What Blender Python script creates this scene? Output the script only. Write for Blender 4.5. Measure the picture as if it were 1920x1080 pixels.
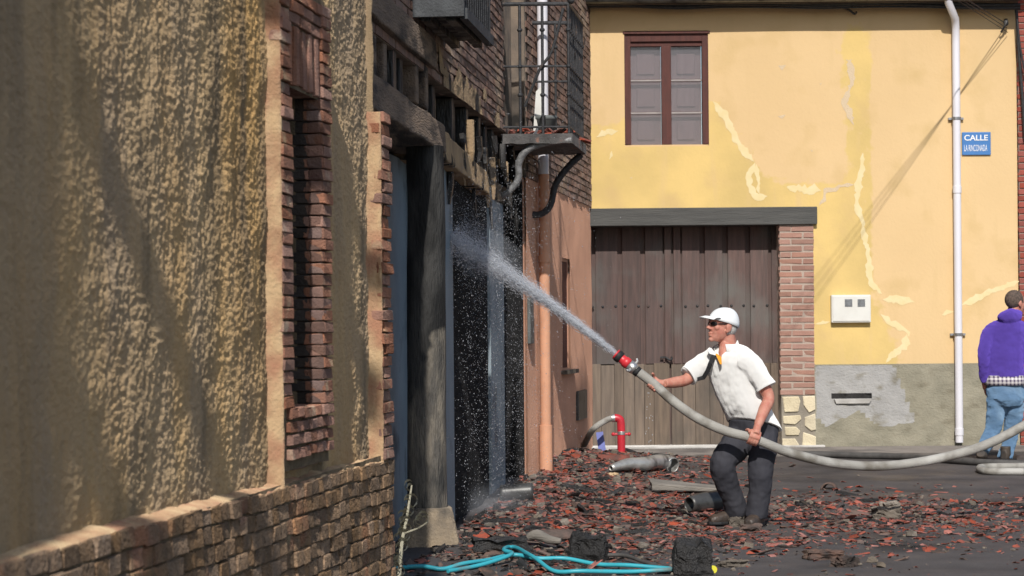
import bpy, bmesh, math, random
from mathutils import Vector, Matrix, noise
random.seed(7)
R = math.radians
for o in list(bpy.data.objects): bpy.data.objects.remove(o)
scene = bpy.context.scene
col = scene.collection

# ------------------------------------------------------------------ camera, sky, sun, exposure
F = 4330.0; HX, HY = 960.0, 620.0; CAMH = 1.5; ROLL = R(0.5)
cam_data = bpy.data.cameras.new('camera'); cam = bpy.data.objects.new('camera', cam_data); col.objects.link(cam)
cam_data.sensor_width = 36.0; cam_data.lens = 36.0 * F / 1920.0
cam_data.shift_y = 80.0 / 1920.0
cam_data.clip_start = 0.1; cam_data.clip_end = 2000
cr, sr = math.cos(ROLL), math.sin(ROLL)
cam.matrix_world = Matrix(((cr, sr, 0, 0), (0, 0, -1, 0), (-sr, cr, 0, CAMH), (0, 0, 0, 1)))
cam_data.dof.use_dof = True; cam_data.dof.focus_distance = 17.6; cam_data.dof.aperture_fstop = 7.0
scene.camera = cam

K = 0.038                      # sun's sideways travel per metre along the street
ELEV = R(38)
world = bpy.data.worlds.new('World'); scene.world = world; world.use_nodes = True
wn = world.node_tree.nodes; wl = world.node_tree.links
sky = wn.new('ShaderNodeTexSky'); sky.sky_type = 'NISHITA'; sky.sun_disc = False
sky.sun_elevation = ELEV; sky.sun_rotation = R(180) + math.atan(K)
wl.new(sky.outputs[0], wn['Background'].inputs[0]); wn['Background'].inputs[1].default_value = 0.115
sun_d = bpy.data.lights.new('sun', 'SUN'); sun_d.energy = 4.1; sun_d.angle = R(0.6); sun_d.color = (1.0, 0.96, 0.90)
sun = bpy.data.objects.new('sun', sun_d); col.objects.link(sun)
sdir = Vector((K, 1.0, -math.tan(ELEV) * math.sqrt(1 + K * K))).normalized()
sun.rotation_euler = sdir.to_track_quat('-Z', 'Y').to_euler()
sun.location = (0, -5, 12)
scene.view_settings.view_transform = 'Standard'; scene.view_settings.look = 'None'
scene.view_settings.exposure = 0.0; scene.view_settings.gamma = 1.0
scene.render.engine = 'CYCLES'
scene.cycles.transparent_max_bounces = 24

# ------------------------------------------------------------------ pixel helpers (photograph pixel -> place in the street)
def unroll(px, py):
    a, b = px - HX, py - HY
    return a * cr - b * sr, a * sr + b * cr
def P(px, py, Y):
    a, b = unroll(px, py)
    return Vector((a / F * Y, Y, CAMH - b / F * Y))
def sm(x): x = max(0.0, min(1.0, x)); return x * x * (3 - 2 * x)
def nz(x, y, z, s=1.0, o=3): return noise.fractal(Vector((x * s, y * s, z * s)), 1.0, 2.0, o)

# ------------------------------------------------------------------ materials
MATS = {}
def mat(name, c1, c2=None, scale=6.0, rough=0.8, bump=0.0, bscale=40.0, metal=0.0, rnd=0.0, stretch=(1, 1, 1),
        c3=None, s3=1.5, t3=(0.5, 0.65), thr=(0.35, 0.65), spec=0.3, bdist=0.02, rvar=0.0, attr=None, ca=None, big=0.0, detail=6.0, st3=None, bst=None, c4=None, s4=2.0, t4=(.55, .7), st4=(1, 1, 1), sss=0.0):
    m = bpy.data.materials.new(name); m.use_nodes = True
    nt = m.node_tree; N = nt.nodes; L = nt.links; b = N['Principled BSDF']
    b.inputs['Roughness'].default_value = rough; b.inputs['Metallic'].default_value = metal
    b.inputs['Specular IOR Level'].default_value = spec
    if rough >= .9 and 'Diffuse Roughness' in b.inputs: b.inputs['Diffuse Roughness'].default_value = 1.0
    geo = N.new('ShaderNodeNewGeometry')
    def mapped(st):
        mp = N.new('ShaderNodeMapping'); mp.inputs['Scale'].default_value = st
        L.new(geo.outputs['Position'], mp.inputs[0]); return mp.outputs[0]
    def nzt(sc, st=stretch, det=detail):
        n = N.new('ShaderNodeTexNoise'); n.inputs['Scale'].default_value = sc; n.inputs['Detail'].default_value = det
        L.new(mapped(st), n.inputs[0]); return n.outputs[0]
    def ramp(f, a, z):
        r = N.new('ShaderNodeMapRange'); r.inputs[1].default_value = a; r.inputs[2].default_value = z
        L.new(f, r.inputs[0]); return r.outputs[0]
    def mix(f, a, z):
        x = N.new('ShaderNodeMix'); x.data_type = 'RGBA'
        if isinstance(f, float): x.inputs[0].default_value = f
        else: L.new(f, x.inputs[0])
        for s, i in ((a, 6), (z, 7)):
            if isinstance(s, tuple): x.inputs[i].default_value = (*s, 1)
            else: L.new(s, x.inputs[i])
        return x.outputs[2]
    c2 = c2 or tuple(v * 0.7 for v in c1)
    c = mix(ramp(nzt(scale), *thr), c1, c2)
    if attr:
        at = N.new('ShaderNodeAttribute'); at.attribute_name = attr
        mx = N.new('ShaderNodeMath'); mx.operation = 'ADD'
        L.new(at.outputs['Fac'], mx.inputs[0]); 
        nn = N.new('ShaderNodeMath'); nn.operation = 'MULTIPLY_ADD'; nn.inputs[1].default_value = 1.1; nn.inputs[2].default_value = -0.55
        L.new(nzt(9.0, (1, 1, 1)), nn.inputs[0]); L.new(nn.outputs[0], mx.inputs[1])
        cc = mix(ramp(nzt(scale * 1.3), *thr), ca, tuple(v * 0.86 for v in ca))
        c = mix(ramp(mx.outputs[0], 0.38, 0.62), c, cc)
    if c3: c = mix(ramp(nzt(s3, st3 or stretch), *t3), c, c3)
    if c4: c = mix(ramp(nzt(s4, st4), *t4), c, c4)
    if sss: b.inputs['Subsurface Weight'].default_value = sss; b.inputs['Subsurface Scale'].default_value = .02
    if rnd:
        oi = N.new('ShaderNodeObjectInfo')
        ad = N.new('ShaderNodeMath'); ad.operation = 'ADD'; L.new(oi.outputs['Random'], ad.inputs[0]); L.new(geo.outputs['Random Per Island'], ad.inputs[1])
        fr = N.new('ShaderNodeMath'); fr.operation = 'FRACT'; L.new(ad.outputs[0], fr.inputs[0])
        hs = N.new('ShaderNodeHueSaturation')
        mr = N.new('ShaderNodeMapRange'); mr.inputs[3].default_value = 1 - rnd; mr.inputs[4].default_value = 1 + rnd
        L.new(fr.outputs[0], mr.inputs[0]); L.new(mr.outputs[0], hs.inputs['Value']); L.new(c, hs.inputs['Color'])
        m2 = N.new('ShaderNodeMath'); m2.operation = 'MULTIPLY'; m2.inputs[1].default_value = 7.31; L.new(fr.outputs[0], m2.inputs[0])
        f2 = N.new('ShaderNodeMath'); f2.operation = 'FRACT'; L.new(m2.outputs[0], f2.inputs[0])
        m3 = N.new('ShaderNodeMapRange'); m3.inputs[3].default_value = 1 - rnd * 0.7; m3.inputs[4].default_value = 1 + rnd * 0.4
        L.new(f2.outputs[0], m3.inputs[0]); L.new(m3.outputs[0], hs.inputs['Saturation']); c = hs.outputs[0]
    if isinstance(c, tuple): b.inputs['Base Color'].default_value = (*c, 1)
    else: L.new(c, b.inputs['Base Color'])
    if rvar:
        r = N.new('ShaderNodeMapRange'); r.inputs[1].default_value = 0.35; r.inputs[2].default_value = 0.65
        r.inputs[3].default_value = max(0.05, rough - rvar); r.inputs[4].default_value = min(1, rough + rvar)
        L.new(nzt(scale * 0.7), r.inputs[0]); L.new(r.outputs[0], b.inputs['Roughness'])
    if bump:
        bp = N.new('ShaderNodeBump'); bp.inputs['Strength'].default_value = bump; bp.inputs['Distance'].default_value = bdist
        h = nzt(bscale, bst or stretch)
        if big:
            a = N.new('ShaderNodeMath'); a.operation = 'MULTIPLY_ADD'; a.inputs[1].default_value = big
            L.new(nzt(bscale * 0.22, bst or stretch), a.inputs[0]); L.new(h, a.inputs[2]); h = a.outputs[0]
        L.new(h, bp.inputs['Height']); L.new(bp.outputs[0], b.inputs['Normal'])
    MATS[name] = m
    return m

# ------------------------------------------------------------------ mesh builder
class MB:
    def __init__(s): s.v = []; s.f = []
    def add(s, vs, fs):
        k = len(s.v); s.v += [tuple(v) for v in vs]; s.f += [tuple(i + k for i in f) for f in fs]; return s
    def hexa(s, c8): # 8 corners: bottom ring 0-3 ccw seen from above, top ring 4-7
        return s.add(c8, [(3, 2, 1, 0), (4, 5, 6, 7), (0, 1, 5, 4), (1, 2, 6, 5), (2, 3, 7, 6), (3, 0, 4, 7)])
    def box(s, x0, x1, y0, y1, z0, z1):
        return s.hexa([(x0, y0, z0), (x1, y0, z0), (x1, y1, z0), (x0, y1, z0), (x0, y0, z1), (x1, y0, z1), (x1, y1, z1), (x0, y1, z1)])
    def loft(s, rings, n=14, p=2.0, cap=True):
        vs = []; fs = []
        for c, a, b in rings:
            for i in range(n):
                th = 2 * math.pi * i / n; x, y = math.cos(th), math.sin(th)
                x = math.copysign(abs(x) ** (2 / p), x); y = math.copysign(abs(y) ** (2 / p), y)
                vs.append(Vector(c) + Vector(a) * x + Vector(b) * y)
        m = len(rings)
        for j in range(m - 1):
            for i in range(n):
                a, b = j * n + i, j * n + (i + 1) % n
                fs.append((a, b, b + n, a + n))
        if cap: fs.append(tuple(range(n))[::-1]); fs.append(tuple(range((m - 1) * n, m * n)))
        return s.add(vs, fs)
    def tube(s, pts, r, n=10, sub=1, cap=True):
        pts = [Vector(p) for p in pts]
        rr = list(r) if isinstance(r, (list, tuple)) else [r] * len(pts)
        if sub > 1:
            q = []; q2 = []
            for i in range(len(pts) - 1):
                p0 = pts[max(i - 1, 0)]; p1 = pts[i]; p2 = pts[i + 1]; p3 = pts[min(i + 2, len(pts) - 1)]
                for k in range(sub):
                    t = k / sub
                    q.append(0.5 * ((2 * p1) + (p2 - p0) * t + (2 * p0 - 5 * p1 + 4 * p2 - p3) * t * t + (3 * p1 - p0 - 3 * p2 + p3) * t ** 3))
                    q2.append(rr[i] * (1 - t) + rr[i + 1] * t)
            q.append(pts[-1]); q2.append(rr[-1]); pts, rr = q, q2
        if len(pts) > 1 and cap:                                 # short end segments keep the round shading off the caps
            for e in (0, -1):
                a, b = (0, 1) if e == 0 else (-1, -2)
                f = min(.3, .003 / max(1e-6, (pts[b] - pts[a]).length)); p = pts[a].lerp(pts[b], f); r_ = rr[a] * (1 - f) + rr[b] * f
                if e == 0: pts.insert(1, p); rr.insert(1, r_)
                else: pts.insert(len(pts) - 1, p); rr.insert(len(rr) - 1, r_)
        rings = []; up = None
        for i, p in enumerate(pts):
            t = (pts[min(i + 1, len(pts) - 1)] - pts[max(i - 1, 0)]).normalized()
            if up is None:
                up = Vector((0, 0, 1)) if abs(t.z) < 0.9 else Vector((1, 0, 0))
            a = up.cross(t).normalized(); up = t.cross(a).normalized()
            rings.append((p, a * rr[i], up * rr[i]))
        return s.loft(rings, n, 2.0, cap)
    def ball(s, c, ax, ay=None, az=None, nu=14, nv=9, basis=None):
        ay = ay or ax; az = az or ax
        ex, ey, ez = basis or (Vector((1, 0, 0)), Vector((0, 1, 0)), Vector((0, 0, 1)))
        c = Vector(c); vs = [c - ez * az]; fs = []
        for j in range(1, nv):
            ph = -math.pi / 2 + math.pi * j / nv
            for i in range(nu):
                th = 2 * math.pi * i / nu
                vs.append(c + ex * ax * math.cos(ph) * math.cos(th) + ey * ay * math.cos(ph) * math.sin(th) + ez * az * math.sin(ph))
        vs.append(c + ez * az); top = len(vs) - 1
        for i in range(nu):
            fs.append((0, 1 + (i + 1) % nu, 1 + i)); fs.append((top, top - nu + i, top - nu + (i + 1) % nu))
        for j in range(nv - 2):
            for i in range(nu):
                a = 1 + j * nu + i; b = 1 + j * nu + (i + 1) % nu
                fs.append((a, b, b + nu, a + nu))
        return s.add(vs, fs)
    def mesh(s, name):
        me = bpy.data.meshes.new(name); me.from_pydata(s.v, [], s.f); me.update(); return me

def link(name, data, m=None, parent=None, smooth=False):
    o = bpy.data.objects.new(name, data); col.objects.link(o)
    if m is not None and not data.materials: data.materials.append(MATS[m] if isinstance(m, str) else m)
    if smooth:
        for p in data.polygons: p.use_smooth = len(p.vertices) <= 4
    if parent is not None:
        o.parent = parent; o.matrix_parent_inverse = Matrix.Translation(-parent_loc(parent))
    return o
def parent_loc(p):
    l = Vector(p.location)
    q = p.parent
    if q is not None: return l if False else Vector(p.get('_w', (0, 0, 0)))
    return l
def build(name, mb, m, parent=None, smooth=False, bevel=0.0):
    """one mesh object; vertices are given in street coordinates"""
    if parent is None:                       # top-level: origin at the base of the thing
        xs = [v[0] for v in mb.v]; ys = [v[1] for v in mb.v]; zs = [v[2] for v in mb.v]
        c = Vector(((min(xs) + max(xs)) / 2, (min(ys) + max(ys)) / 2, min(zs)))
        mb.v = [tuple(Vector(v) - c) for v in mb.v]
    me = mb.mesh(name); o = link(name, me, m, parent, smooth)
    if parent is None: o.location = c
    if bevel:
        b = o.modifiers.new('bevel', 'BEVEL'); b.width = bevel; b.segments = 2; b.limit_method = 'ANGLE'
    return o
def thing(name, label, cat, loc=(0, 0, 0), group=None):
    o = bpy.data.objects.new(name, None); col.objects.link(o); o.location = loc; o.empty_display_size = 0.2
    tag(o, label, cat, group); return o
def tag(o, label=None, cat=None, group=None, kind=None):
    if label: o['label'] = label
    if cat: o['category'] = cat
    if group: o['group'] = group
    if kind: o['kind'] = kind
    return o
def remesh(o, vox, smooth=2, disp=0.0, size=0.1):
    r = o.modifiers.new('skin', 'REMESH'); r.mode = 'VOXEL'; r.voxel_size = vox; r.use_smooth_shade = True
    if smooth:
        s = o.modifiers.new('soft', 'SMOOTH'); s.iterations = smooth; s.factor = 0.5
    if disp:
        t = bpy.data.textures.new(o.name + '_folds', 'CLOUDS'); t.noise_scale = size; t.noise_depth = 2
        d = o.modifiers.new('folds', 'DISPLACE'); d.texture = t; d.strength = disp; d.texture_coords = 'GLOBAL'; d.mid_level = 0.5
    return o

class Wall:
    """a vertical wall: point(t, z, off) = O + t*U + off*n"""
    def __init__(s, O, U):
        s.O = Vector((O[0], O[1], 0)); s.U = Vector((U[0], U[1], 0)); s.n = Vector((U[1], -U[0], 0)).normalized()
        s.rz = math.atan2(U[1], U[0]); s.L = s.U.length
    def pt(s, t, z, off=0.0): return s.O + s.U * t + s.n * off + Vector((0, 0, z))
    def hit(s, px, py, off=0.0):
        a, b = unroll(px, py); d = Vector((a / F, 1, -b / F))
        o = s.O + s.n * off
        k = (o.x * s.n.x + o.y * s.n.y) / (d.x * s.n.x + d.y * s.n.y)
        p = d * k; q = p - o
        return (q.x * s.U.x + q.y * s.U.y) / (s.L ** 2), CAMH + p.z
    def box(s, mb, t0, t1, z0, z1, o0, o1, dz=0.0):
        c = [s.pt(t0, z0, o1), s.pt(t1, z0 + dz, o1), s.pt(t1, z0 + dz, o0), s.pt(t0, z0, o0),
             s.pt(t0, z1, o1), s.pt(t1, z1 + dz, o1), s.pt(t1, z1 + dz, o0), s.pt(t0, z1, o0)]
        return mb.hexa(c)
    def grid(s, t0, t1, z0, z1, dt, dz, f=None, hole=None):
        nt_ = max(1, round((t1 - t0) / dt)); nz_ = max(1, round((z1 - z0) / dz)); mb = MB(); vs = []; fs = []
        for j in range(nz_ + 1):
            for i in range(nt_ + 1):
                t = t0 + (t1 - t0) * i / nt_; z = z0 + (z1 - z0) * j / nz_
                vs.append(s.pt(t, z, f(t, z) if f else 0))
        for j in range(nz_):
            for i in range(nt_):
                t = t0 + (t1 - t0) * (i + .5) / nt_; z = z0 + (z1 - z0) * (j + .5) / nz_
                if hole and hole(t, z): continue
                a = j * (nt_ + 1) + i; fs.append((a, a + 1, a + nt_ + 2, a + nt_ + 1))
        return mb.add(vs, fs)

# alike bricks share these meshes (unit size, slightly knocked about)
BR = {}
def brick_mesh(matname, i, dims, rough=0.05):
    dims = tuple(round(v * 20) / 20 if v > .08 else .06 for v in dims); key = (matname, i, dims)
    if key not in BR:
        rg = random.Random(i * 31 + 5)
        bm = bmesh.new(); bmesh.ops.create_cube(bm, size=1.0)
        for v in bm.verts:
            v.co = Vector((v.co.x * dims[0], v.co.y * dims[1], v.co.z * dims[2])) + Vector((rg.uniform(-.004, .004), rg.uniform(-.004, .004), rg.uniform(-.003, .003)))
        bmesh.ops.bevel(bm, geom=bm.edges[:], offset=.005, segments=1, affect='EDGES', clamp_overlap=True)
        for v in bm.verts:
            v.co += Vector((rg.uniform(-.004, .004), rg.uniform(-.005, .005), rg.uniform(-.003, .003)))
            v.co = Vector((v.co.x / dims[0], v.co.y / dims[1], v.co.z / dims[2]))
        me = bpy.data.meshes.new('brick'); bm.to_mesh(me); bm.free(); me.materials.append(MATS[matname]); BR[key] = me
    return BR[key]
def brick(parent, wall, t, z, off_front, ln, h, depth, matname, name='brick', tilt=0.0, jit=1.0):
    me = brick_mesh(matname, random.randrange(6), (ln, depth, h))
    o = bpy.data.objects.new(name, me); col.objects.link(o)
    p = wall.pt(t, z, off_front - depth / 2 + random.uniform(-.006, .006) * jit)
    o.location = p; o.rotation_euler = (random.uniform(-.02, .02) * jit, tilt + random.uniform(-.015, .015) * jit, wall.rz + random.uniform(-.015, .015) * jit)
    o.scale = (ln, depth, h)
    o.parent = parent; o.matrix_parent_inverse = Matrix.Translation(-parent_loc(parent))
    return o
def brick_stuff(mb, wall, t, z, off_front, ln, h, depth):
    wall.box(mb, t - ln / 2 / wall.L, t + ln / 2 / wall.L, z - h / 2, z + h / 2, off_front - depth, off_front + random.uniform(-.005, .005))
# ------------------------------------------------------------------ material list
mat('ochre_plaster', (.485, .34, .185), (.335, .25, .165), scale=1.6, stretch=(1.6, 1.2, .28), c4=(.16, .125, .085), s4=2.6, t4=(.53, .72), st4=(1.2, 1.0, .16), bump=.6, bscale=90, bdist=.012, big=.6, bst=(1, .5, .9), rough=.95, spec=.1,
    c3=(.47, .295, .125), s3=1.3, t3=(.48, .68), thr=(.38, .62))
mat('cream_mortar', (.58, .42, .25), (.44, .275, .165), thr=(.4, .6), scale=7, bump=.7, bscale=60, rough=.95, spec=.1, c3=(.45, .24, .15), s3=4)
mat('old_brick', (.33, .16, .105), (.25, .13, .09), scale=14, bump=.7, bscale=90, rough=.92, spec=.15, rnd=.32, c3=(.42, .30, .20), s3=9, t3=(.58, .72))
mat('plinth_brick', (.32, .205, .12), (.21, .145, .095), scale=12, bump=1.0, bscale=60, bdist=.03, big=.8, rough=.95, spec=.1, rnd=.22, c3=(.36, .18, .11), s3=2.2, t3=(.58, .70))
mat('joint_dark', (.22, .165, .105), (.14, .11, .075), scale=20, bump=.6, bscale=90, rough=.97, spec=.1)
mat('sooty_brick', (.25, .155, .12), (.175, .12, .10), scale=8, bump=.6, bscale=90, rough=.92, spec=.15, rnd=.25, c3=(.32, .235, .17), s3=1.3, t3=(.52, .68))
mat('shaded_brick', (.075, .062, .055), (.05, .044, .04), scale=8, bump=.6, bscale=90, rough=.92, spec=.1, rnd=.25)  # brick darkened to carry the shade of the window reveal
mat('reveal_brick', (.24, .145, .115), (.17, .11, .095), scale=8, bump=.6, bscale=90, rough=.92, spec=.15, rnd=.3)
mat('sooty_joint', (.30, .235, .18), (.18, .15, .125), scale=6, bump=.5, bscale=90, rough=.97, spec=.1, c3=(.04, .037, .034), s3=1.6, t3=(.5, .62))
mat('charred_wood', (.030, .028, .027), (.014, .013, .013), scale=9, stretch=(1, 1, .25), bump=1.0, bscale=45, rough=.6, spec=.35, rvar=.25, c3=(.075, .07, .066), s3=5, t3=(.6, .72))
mat('charred_panel', (.030, .030, .031), (.019, .019, .0195), scale=25, stretch=(1, .15, 1), bump=.7, bscale=70, rough=1.0, spec=.03, c3=(.055, .054, .054), s3=22, t3=(.60, .70))
mat('old_beam', (.22, .165, .125), (.14, .11, .09), scale=5, stretch=(3, .5, 3), bump=1.0, bscale=26, rough=.9, spec=.15, c3=(.06, .052, .047), s3=2.5, t3=(.5, .62))
mat('plastered_beam', (.42, .30, .18), (.30, .215, .14), scale=5, bump=.8, bscale=50, rough=.95, spec=.1, c3=(.045, .04, .037), s3=3.4, t3=(.52, .58))
mat('post_wood', (.22, .19, .15), (.11, .10, .088), scale=6, stretch=(3, 3, .6), bump=1.0, bscale=26, rough=.85, spec=.2, c3=(.055, .053, .05), s3=4, t3=(.46, .60), st3=(1.4, 1.4, .45), attr='mask', ca=(.022, .0215, .021))
mat('burnt_post', (.030, .029, .028), (.06, .06, .058), scale=4, stretch=(3, 3, .4), bump=1.0, bscale=30, rough=.7, spec=.3, thr=(.5, .75))
mat('post_stone', (.36, .285, .20), (.22, .185, .145), scale=7, bump=.9, bscale=50, rough=.95, spec=.1, c3=(.09, .08, .07), s3=3.5)
mat('blue_paint', (.265, .315, .345), (.22, .265, .295), scale=3, bump=.25, bscale=60, rough=.8, spec=.2, c3=(.06, .065, .07), s3=1.8, t3=(.6, .75))
mat('orange_paint', (.52, .29, .197), (.46, .255, .175), scale=3, bump=.3, bscale=60, rough=.9, spec=.15, c3=(.38, .21, .145), s3=1.6, t3=(.58, .8), st3=(1.5, 1.5, .5))
mat('orange_pipe', (.66, .345, .21), (.58, .30, .185), scale=6, rough=.6, bump=.1, bscale=50)
mat('iron', (.055, .055, .058), (.035, .035, .037), scale=30, rough=.55, spec=.4, bump=.4, bscale=120, metal=.3, c3=(.11, .08, .065), s3=12, t3=(.62, .72))
mat('pale_iron', (.30, .30, .30), (.17, .17, .17), scale=25, rough=.5, spec=.4, bump=.4, bscale=90, metal=.3, stretch=(1, 1, 1))
mat('balcony_board', (.085, .09, .095), (.05, .052, .055), scale=8, rough=.8, bump=.5, bscale=60)
mat('balcony_slab', (.16, .15, .145), (.085, .08, .078), scale=8, rough=.9, bump=.8, bscale=50, c3=(.30, .17, .13), s3=9, t3=(.6, .7))
mat('yellow_paint', (.78, .60, .345), (.755, .575, .325), scale=1.2, bump=.28, bscale=30, bdist=.01, big=2.0, rough=.9, spec=.12, attr='mask', ca=(.80, .62, .27), c3=(.68, .51, .255), s3=2.2, t3=(.54, .80), c4=(.72, .55, .30), s4=5.0, t4=(.58, .80), st4=(1, 1, .12))
mat('filler', (.82, .72, .47), (.80, .68, .40), scale=9, bump=.12, bscale=60, rough=.95, spec=.1)
mat('filler_pink', (.72, .60, .43), (.70, .57, .40), scale=9, bump=.4, bscale=60, rough=.95, spec=.1)
mat('plinth_stucco', (.385, .355, .275), (.30, .28, .215), scale=4, stretch=(1, 1, 1.5), bump=.8, bscale=34, bdist=.02, big=.8, rough=.95, spec=.1, attr='mask', ca=(.47, .46, .445), c3=(.25, .225, .165), s3=5, t3=(.55, .75))
mat('gate_wood', (.140, .094, .084), (.10, .073, .067), scale=5, stretch=(6, 6, .5), bump=.6, bscale=18, bdist=.01, rough=.8, spec=.2, rnd=.16, c3=(.135, .125, .115), s3=1.7, t3=(.48, .68), st3=(1.2, 1.2, 1))
mat('gate_low', (.215, .165, .125), (.15, .118, .094), scale=5, stretch=(6, 6, .45), bump=.6, bscale=18, bdist=.01, rough=.85, spec=.15, rnd=.15, c3=(.11, .095, .08), s3=1.5, t3=(.5, .7), st3=(1, 1, 1))
mat('grey_lintel', (.10, .098, .092), (.078, .077, .073), scale=6, stretch=(.4, 3, 4), bump=.4, bscale=26, rough=.8, spec=.2)
mat('pink_brick', (.45, .265, .205), (.40, .23, .18), scale=9, bump=.5, bscale=90, rough=.92, spec=.12, rnd=.14)
mat('pale_joint', (.53, .44, .37), (.46, .38, .32), scale=12, bump=.4, bscale=80, rough=.97, spec=.1)
mat('cream_stone', (.76, .68, .50), (.64, .56, .40), scale=6, bump=.7, bscale=40, rough=.9, spec=.12, rnd=.12)
mat('grey_mortar', (.36, .32, .26), (.28, .25, .21), scale=9, bump=.6, bscale=60, rough=.97, spec=.1)
mat('window_wood', (.115, .045, .037), (.085, .038, .033), scale=8, stretch=(4, 4, .6), bump=.4, bscale=40, rough=.7, spec=.25)
mat('shutter_wood', (.30, .20, .19), (.24, .16, .15), scale=8, stretch=(4, 4, .6), bump=.3, bscale=40, rough=.8)
mat('glazing_bar', (.40, .36, .34), (.30, .27, .26), scale=10, rough=.7)
mat('white_pipe', (.76, .745, .78), (.70, .685, .72), scale=3, stretch=(1, 1, .3), rough=.45, spec=.35, bump=.08, bscale=60)
mat('galvanised', (.36, .36, .37), (.26, .26, .27), scale=20, rough=.45, metal=.7)
mat('white_box', (.70, .69, .64), (.64, .62, .57), scale=6, rough=.55, spec=.3)
mat('meter_glass', (.20, .21, .22), (.13, .135, .14), scale=30, rough=.35, spec=.5)
mat('sign_blue', (.055, .19, .46), (.05, .175, .43), scale=9, rough=.35, spec=.5)
mat('sign_white', (.80, .80, .80), (.76, .76, .76), scale=9, rough=.4)
mat('cable', (.022, .022, .024), (.04, .04, .042), scale=30, rough=.6)
mat('red_brick', (.40, .115, .085), (.33, .095, .075), scale=9, bump=.5, bscale=90, rough=.9, spec=.15, rnd=.16)
mat('red_joint', (.40, .30, .25), (.32, .24, .20), scale=12, rough=.97)
mat('roof_tile', (.36, .16, .09), (.25, .13, .085), scale=8, bump=.5, bscale=70, rough=.9, rnd=.2)
mat('soffit', (.16, .12, .09), (.10, .08, .065), scale=8, rough=.9, bump=.3)
mat('asphalt', (.108, .098, .095), (.076, .069, .068), scale=2.2, bump=.8, bscale=120, bdist=.012, big=.6, rough=.72, rvar=.22, spec=.35, c3=(.036, .033, .033), s3=.9, t3=(.54, .70), st3=(1, 1, 1))
mat('concrete', (.21, .185, .165), (.15, .135, .12), scale=3, bump=.5, bscale=70, rough=.9, c3=(.09, .08, .075), s3=1.6)
mat('white_sill', (.62, .60, .57), (.45, .43, .40), scale=6, rough=.9, bump=.3)
mat('tile_red', (.36, .098, .066), (.27, .088, .064), scale=20, bump=.5, bscale=110, rough=.8, spec=.25, rnd=.36, c3=(.12, .085, .07), s3=6, t3=(.54, .67))
mat('tile_brown', (.17, .105, .083), (.115, .085, .07), scale=16, bump=.5, bscale=110, rough=.85, spec=.2, rnd=.35, c3=(.05, .045, .042), s3=6, t3=(.5, .66))
mat('rubble_grey', (.22, .185, .15), (.135, .115, .095), scale=14, bump=.7, bscale=80, rough=.95, spec=.1, rnd=.3)
mat('charcoal', (.020, .019, .019), (.035, .033, .032), scale=30, bump=.9, bscale=90, rough=.5, spec=.4, rnd=.3, rvar=.2)
mat('skin_light', (.55, .27, .20), (.47, .185, .135), scale=22, rough=.55, spec=.3, bump=.25, bscale=90, bdist=.008, sss=.12)
mat('shirt_white', (.76, .755, .74), (.72, .715, .70), scale=4, rough=.9, spec=.15, bump=.3, bscale=9, bdist=.05, bst=(1.2, 1.2, .5), detail=2)
mat('cap_white', (.80, .82, .83), (.76, .78, .79), scale=8, rough=.85, spec=.15, bump=.08, bscale=160)
mat('trouser_dark', (.052, .052, .062), (.040, .040, .049), scale=6, rough=.85, spec=.2, bump=.25, bscale=9, bdist=.06, bst=(1, 1, .5), detail=2)
mat('boot_brown', (.085, .06, .045), (.045, .037, .033), scale=12, rough=.45, spec=.4, bump=.3, bscale=50)
mat('hair_white', (.55, .52, .49), (.42, .40, .38), scale=60, stretch=(1, 1, .3), rough=.8, bump=.5, bscale=120)
mat('hair_dark', (.07, .055, .045), (.15, .105, .085), scale=50, rough=.85, bump=.4, bscale=200)
mat('lens', (.012, .012, .014), (.015, .014, .014), rough=.12, spec=.6)
mat('strap_black', (.016, .016, .018), (.024, .024, .026), scale=40, rough=.8)
mat('collar_orange', (.80, .36, .04), (.74, .32, .03), rough=.85)
mat('hoodie_purple', (.115, .07, .39), (.098, .058, .33), scale=5, rough=.95, spec=.1, bump=.5, bscale=10, bdist=.05, bst=(1, 1, .6), detail=2)
mat('jeans', (.155, .26, .40), (.11, .195, .31), scale=5, rough=.9, spec=.1, bump=.45, bscale=12, bdist=.05, bst=(.8, .8, 1.2), detail=2, c3=(.25, .36, .48), s3=3, t3=(.52, .72))
mat('shoe_dark', (.04, .036, .034), (.10, .075, .055), scale=10, rough=.6)
mat('hose_grey', (.40, .385, .35), (.33, .315, .285), scale=10, stretch=(1, 1, 1), rough=.75, spec=.2, bump=.5, bscale=260, c3=(.22, .20, .17), s3=5, t3=(.50, .66), c4=(.50, .485, .45), s4=2.3, t4=(.58, .68))
mat('hose_dark', (.11, .105, .10), (.065, .062, .06), scale=8, rough=.7, bump=.2, bscale=150)
mat('nozzle_red', (.62, .035, .045), (.56, .03, .04), scale=20, rough=.4, spec=.5)
mat('rubber', (.02, .02, .021), (.028, .028, .03), scale=40, rough=.6)
mat('alloy', (.66, .65, .63), (.52, .51, .50), scale=30, rough=.35, metal=.8)
mat('hydrant_red', (.60, .03, .045), (.50, .025, .04), scale=12, rough=.35, spec=.5)
mat('teal_hose', (.05, .42, .50), (.04, .34, .42), scale=6, rough=.4, spec=.4, c3=(.15, .22, .22), s3=4, t3=(.58, .72))
mat('yellow_plastic', (.72, .66, .06), (.66, .60, .05), rough=.4)
mat('blue_board', (.14, .16, .42), (.11, .13, .33), rough=.6)
mat('zinc', (.50, .49, .46), (.34, .335, .32), scale=9, rough=.42, metal=.55, bump=.3, bscale=25, c3=(.10, .095, .09), s3=6, t3=(.55, .7))
mat('dark_metal', (.11, .108, .105), (.06, .06, .058), scale=9, rough=.42, metal=.4, spec=.4, c3=(.025, .024, .024), s3=8, t3=(.52, .66))
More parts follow.
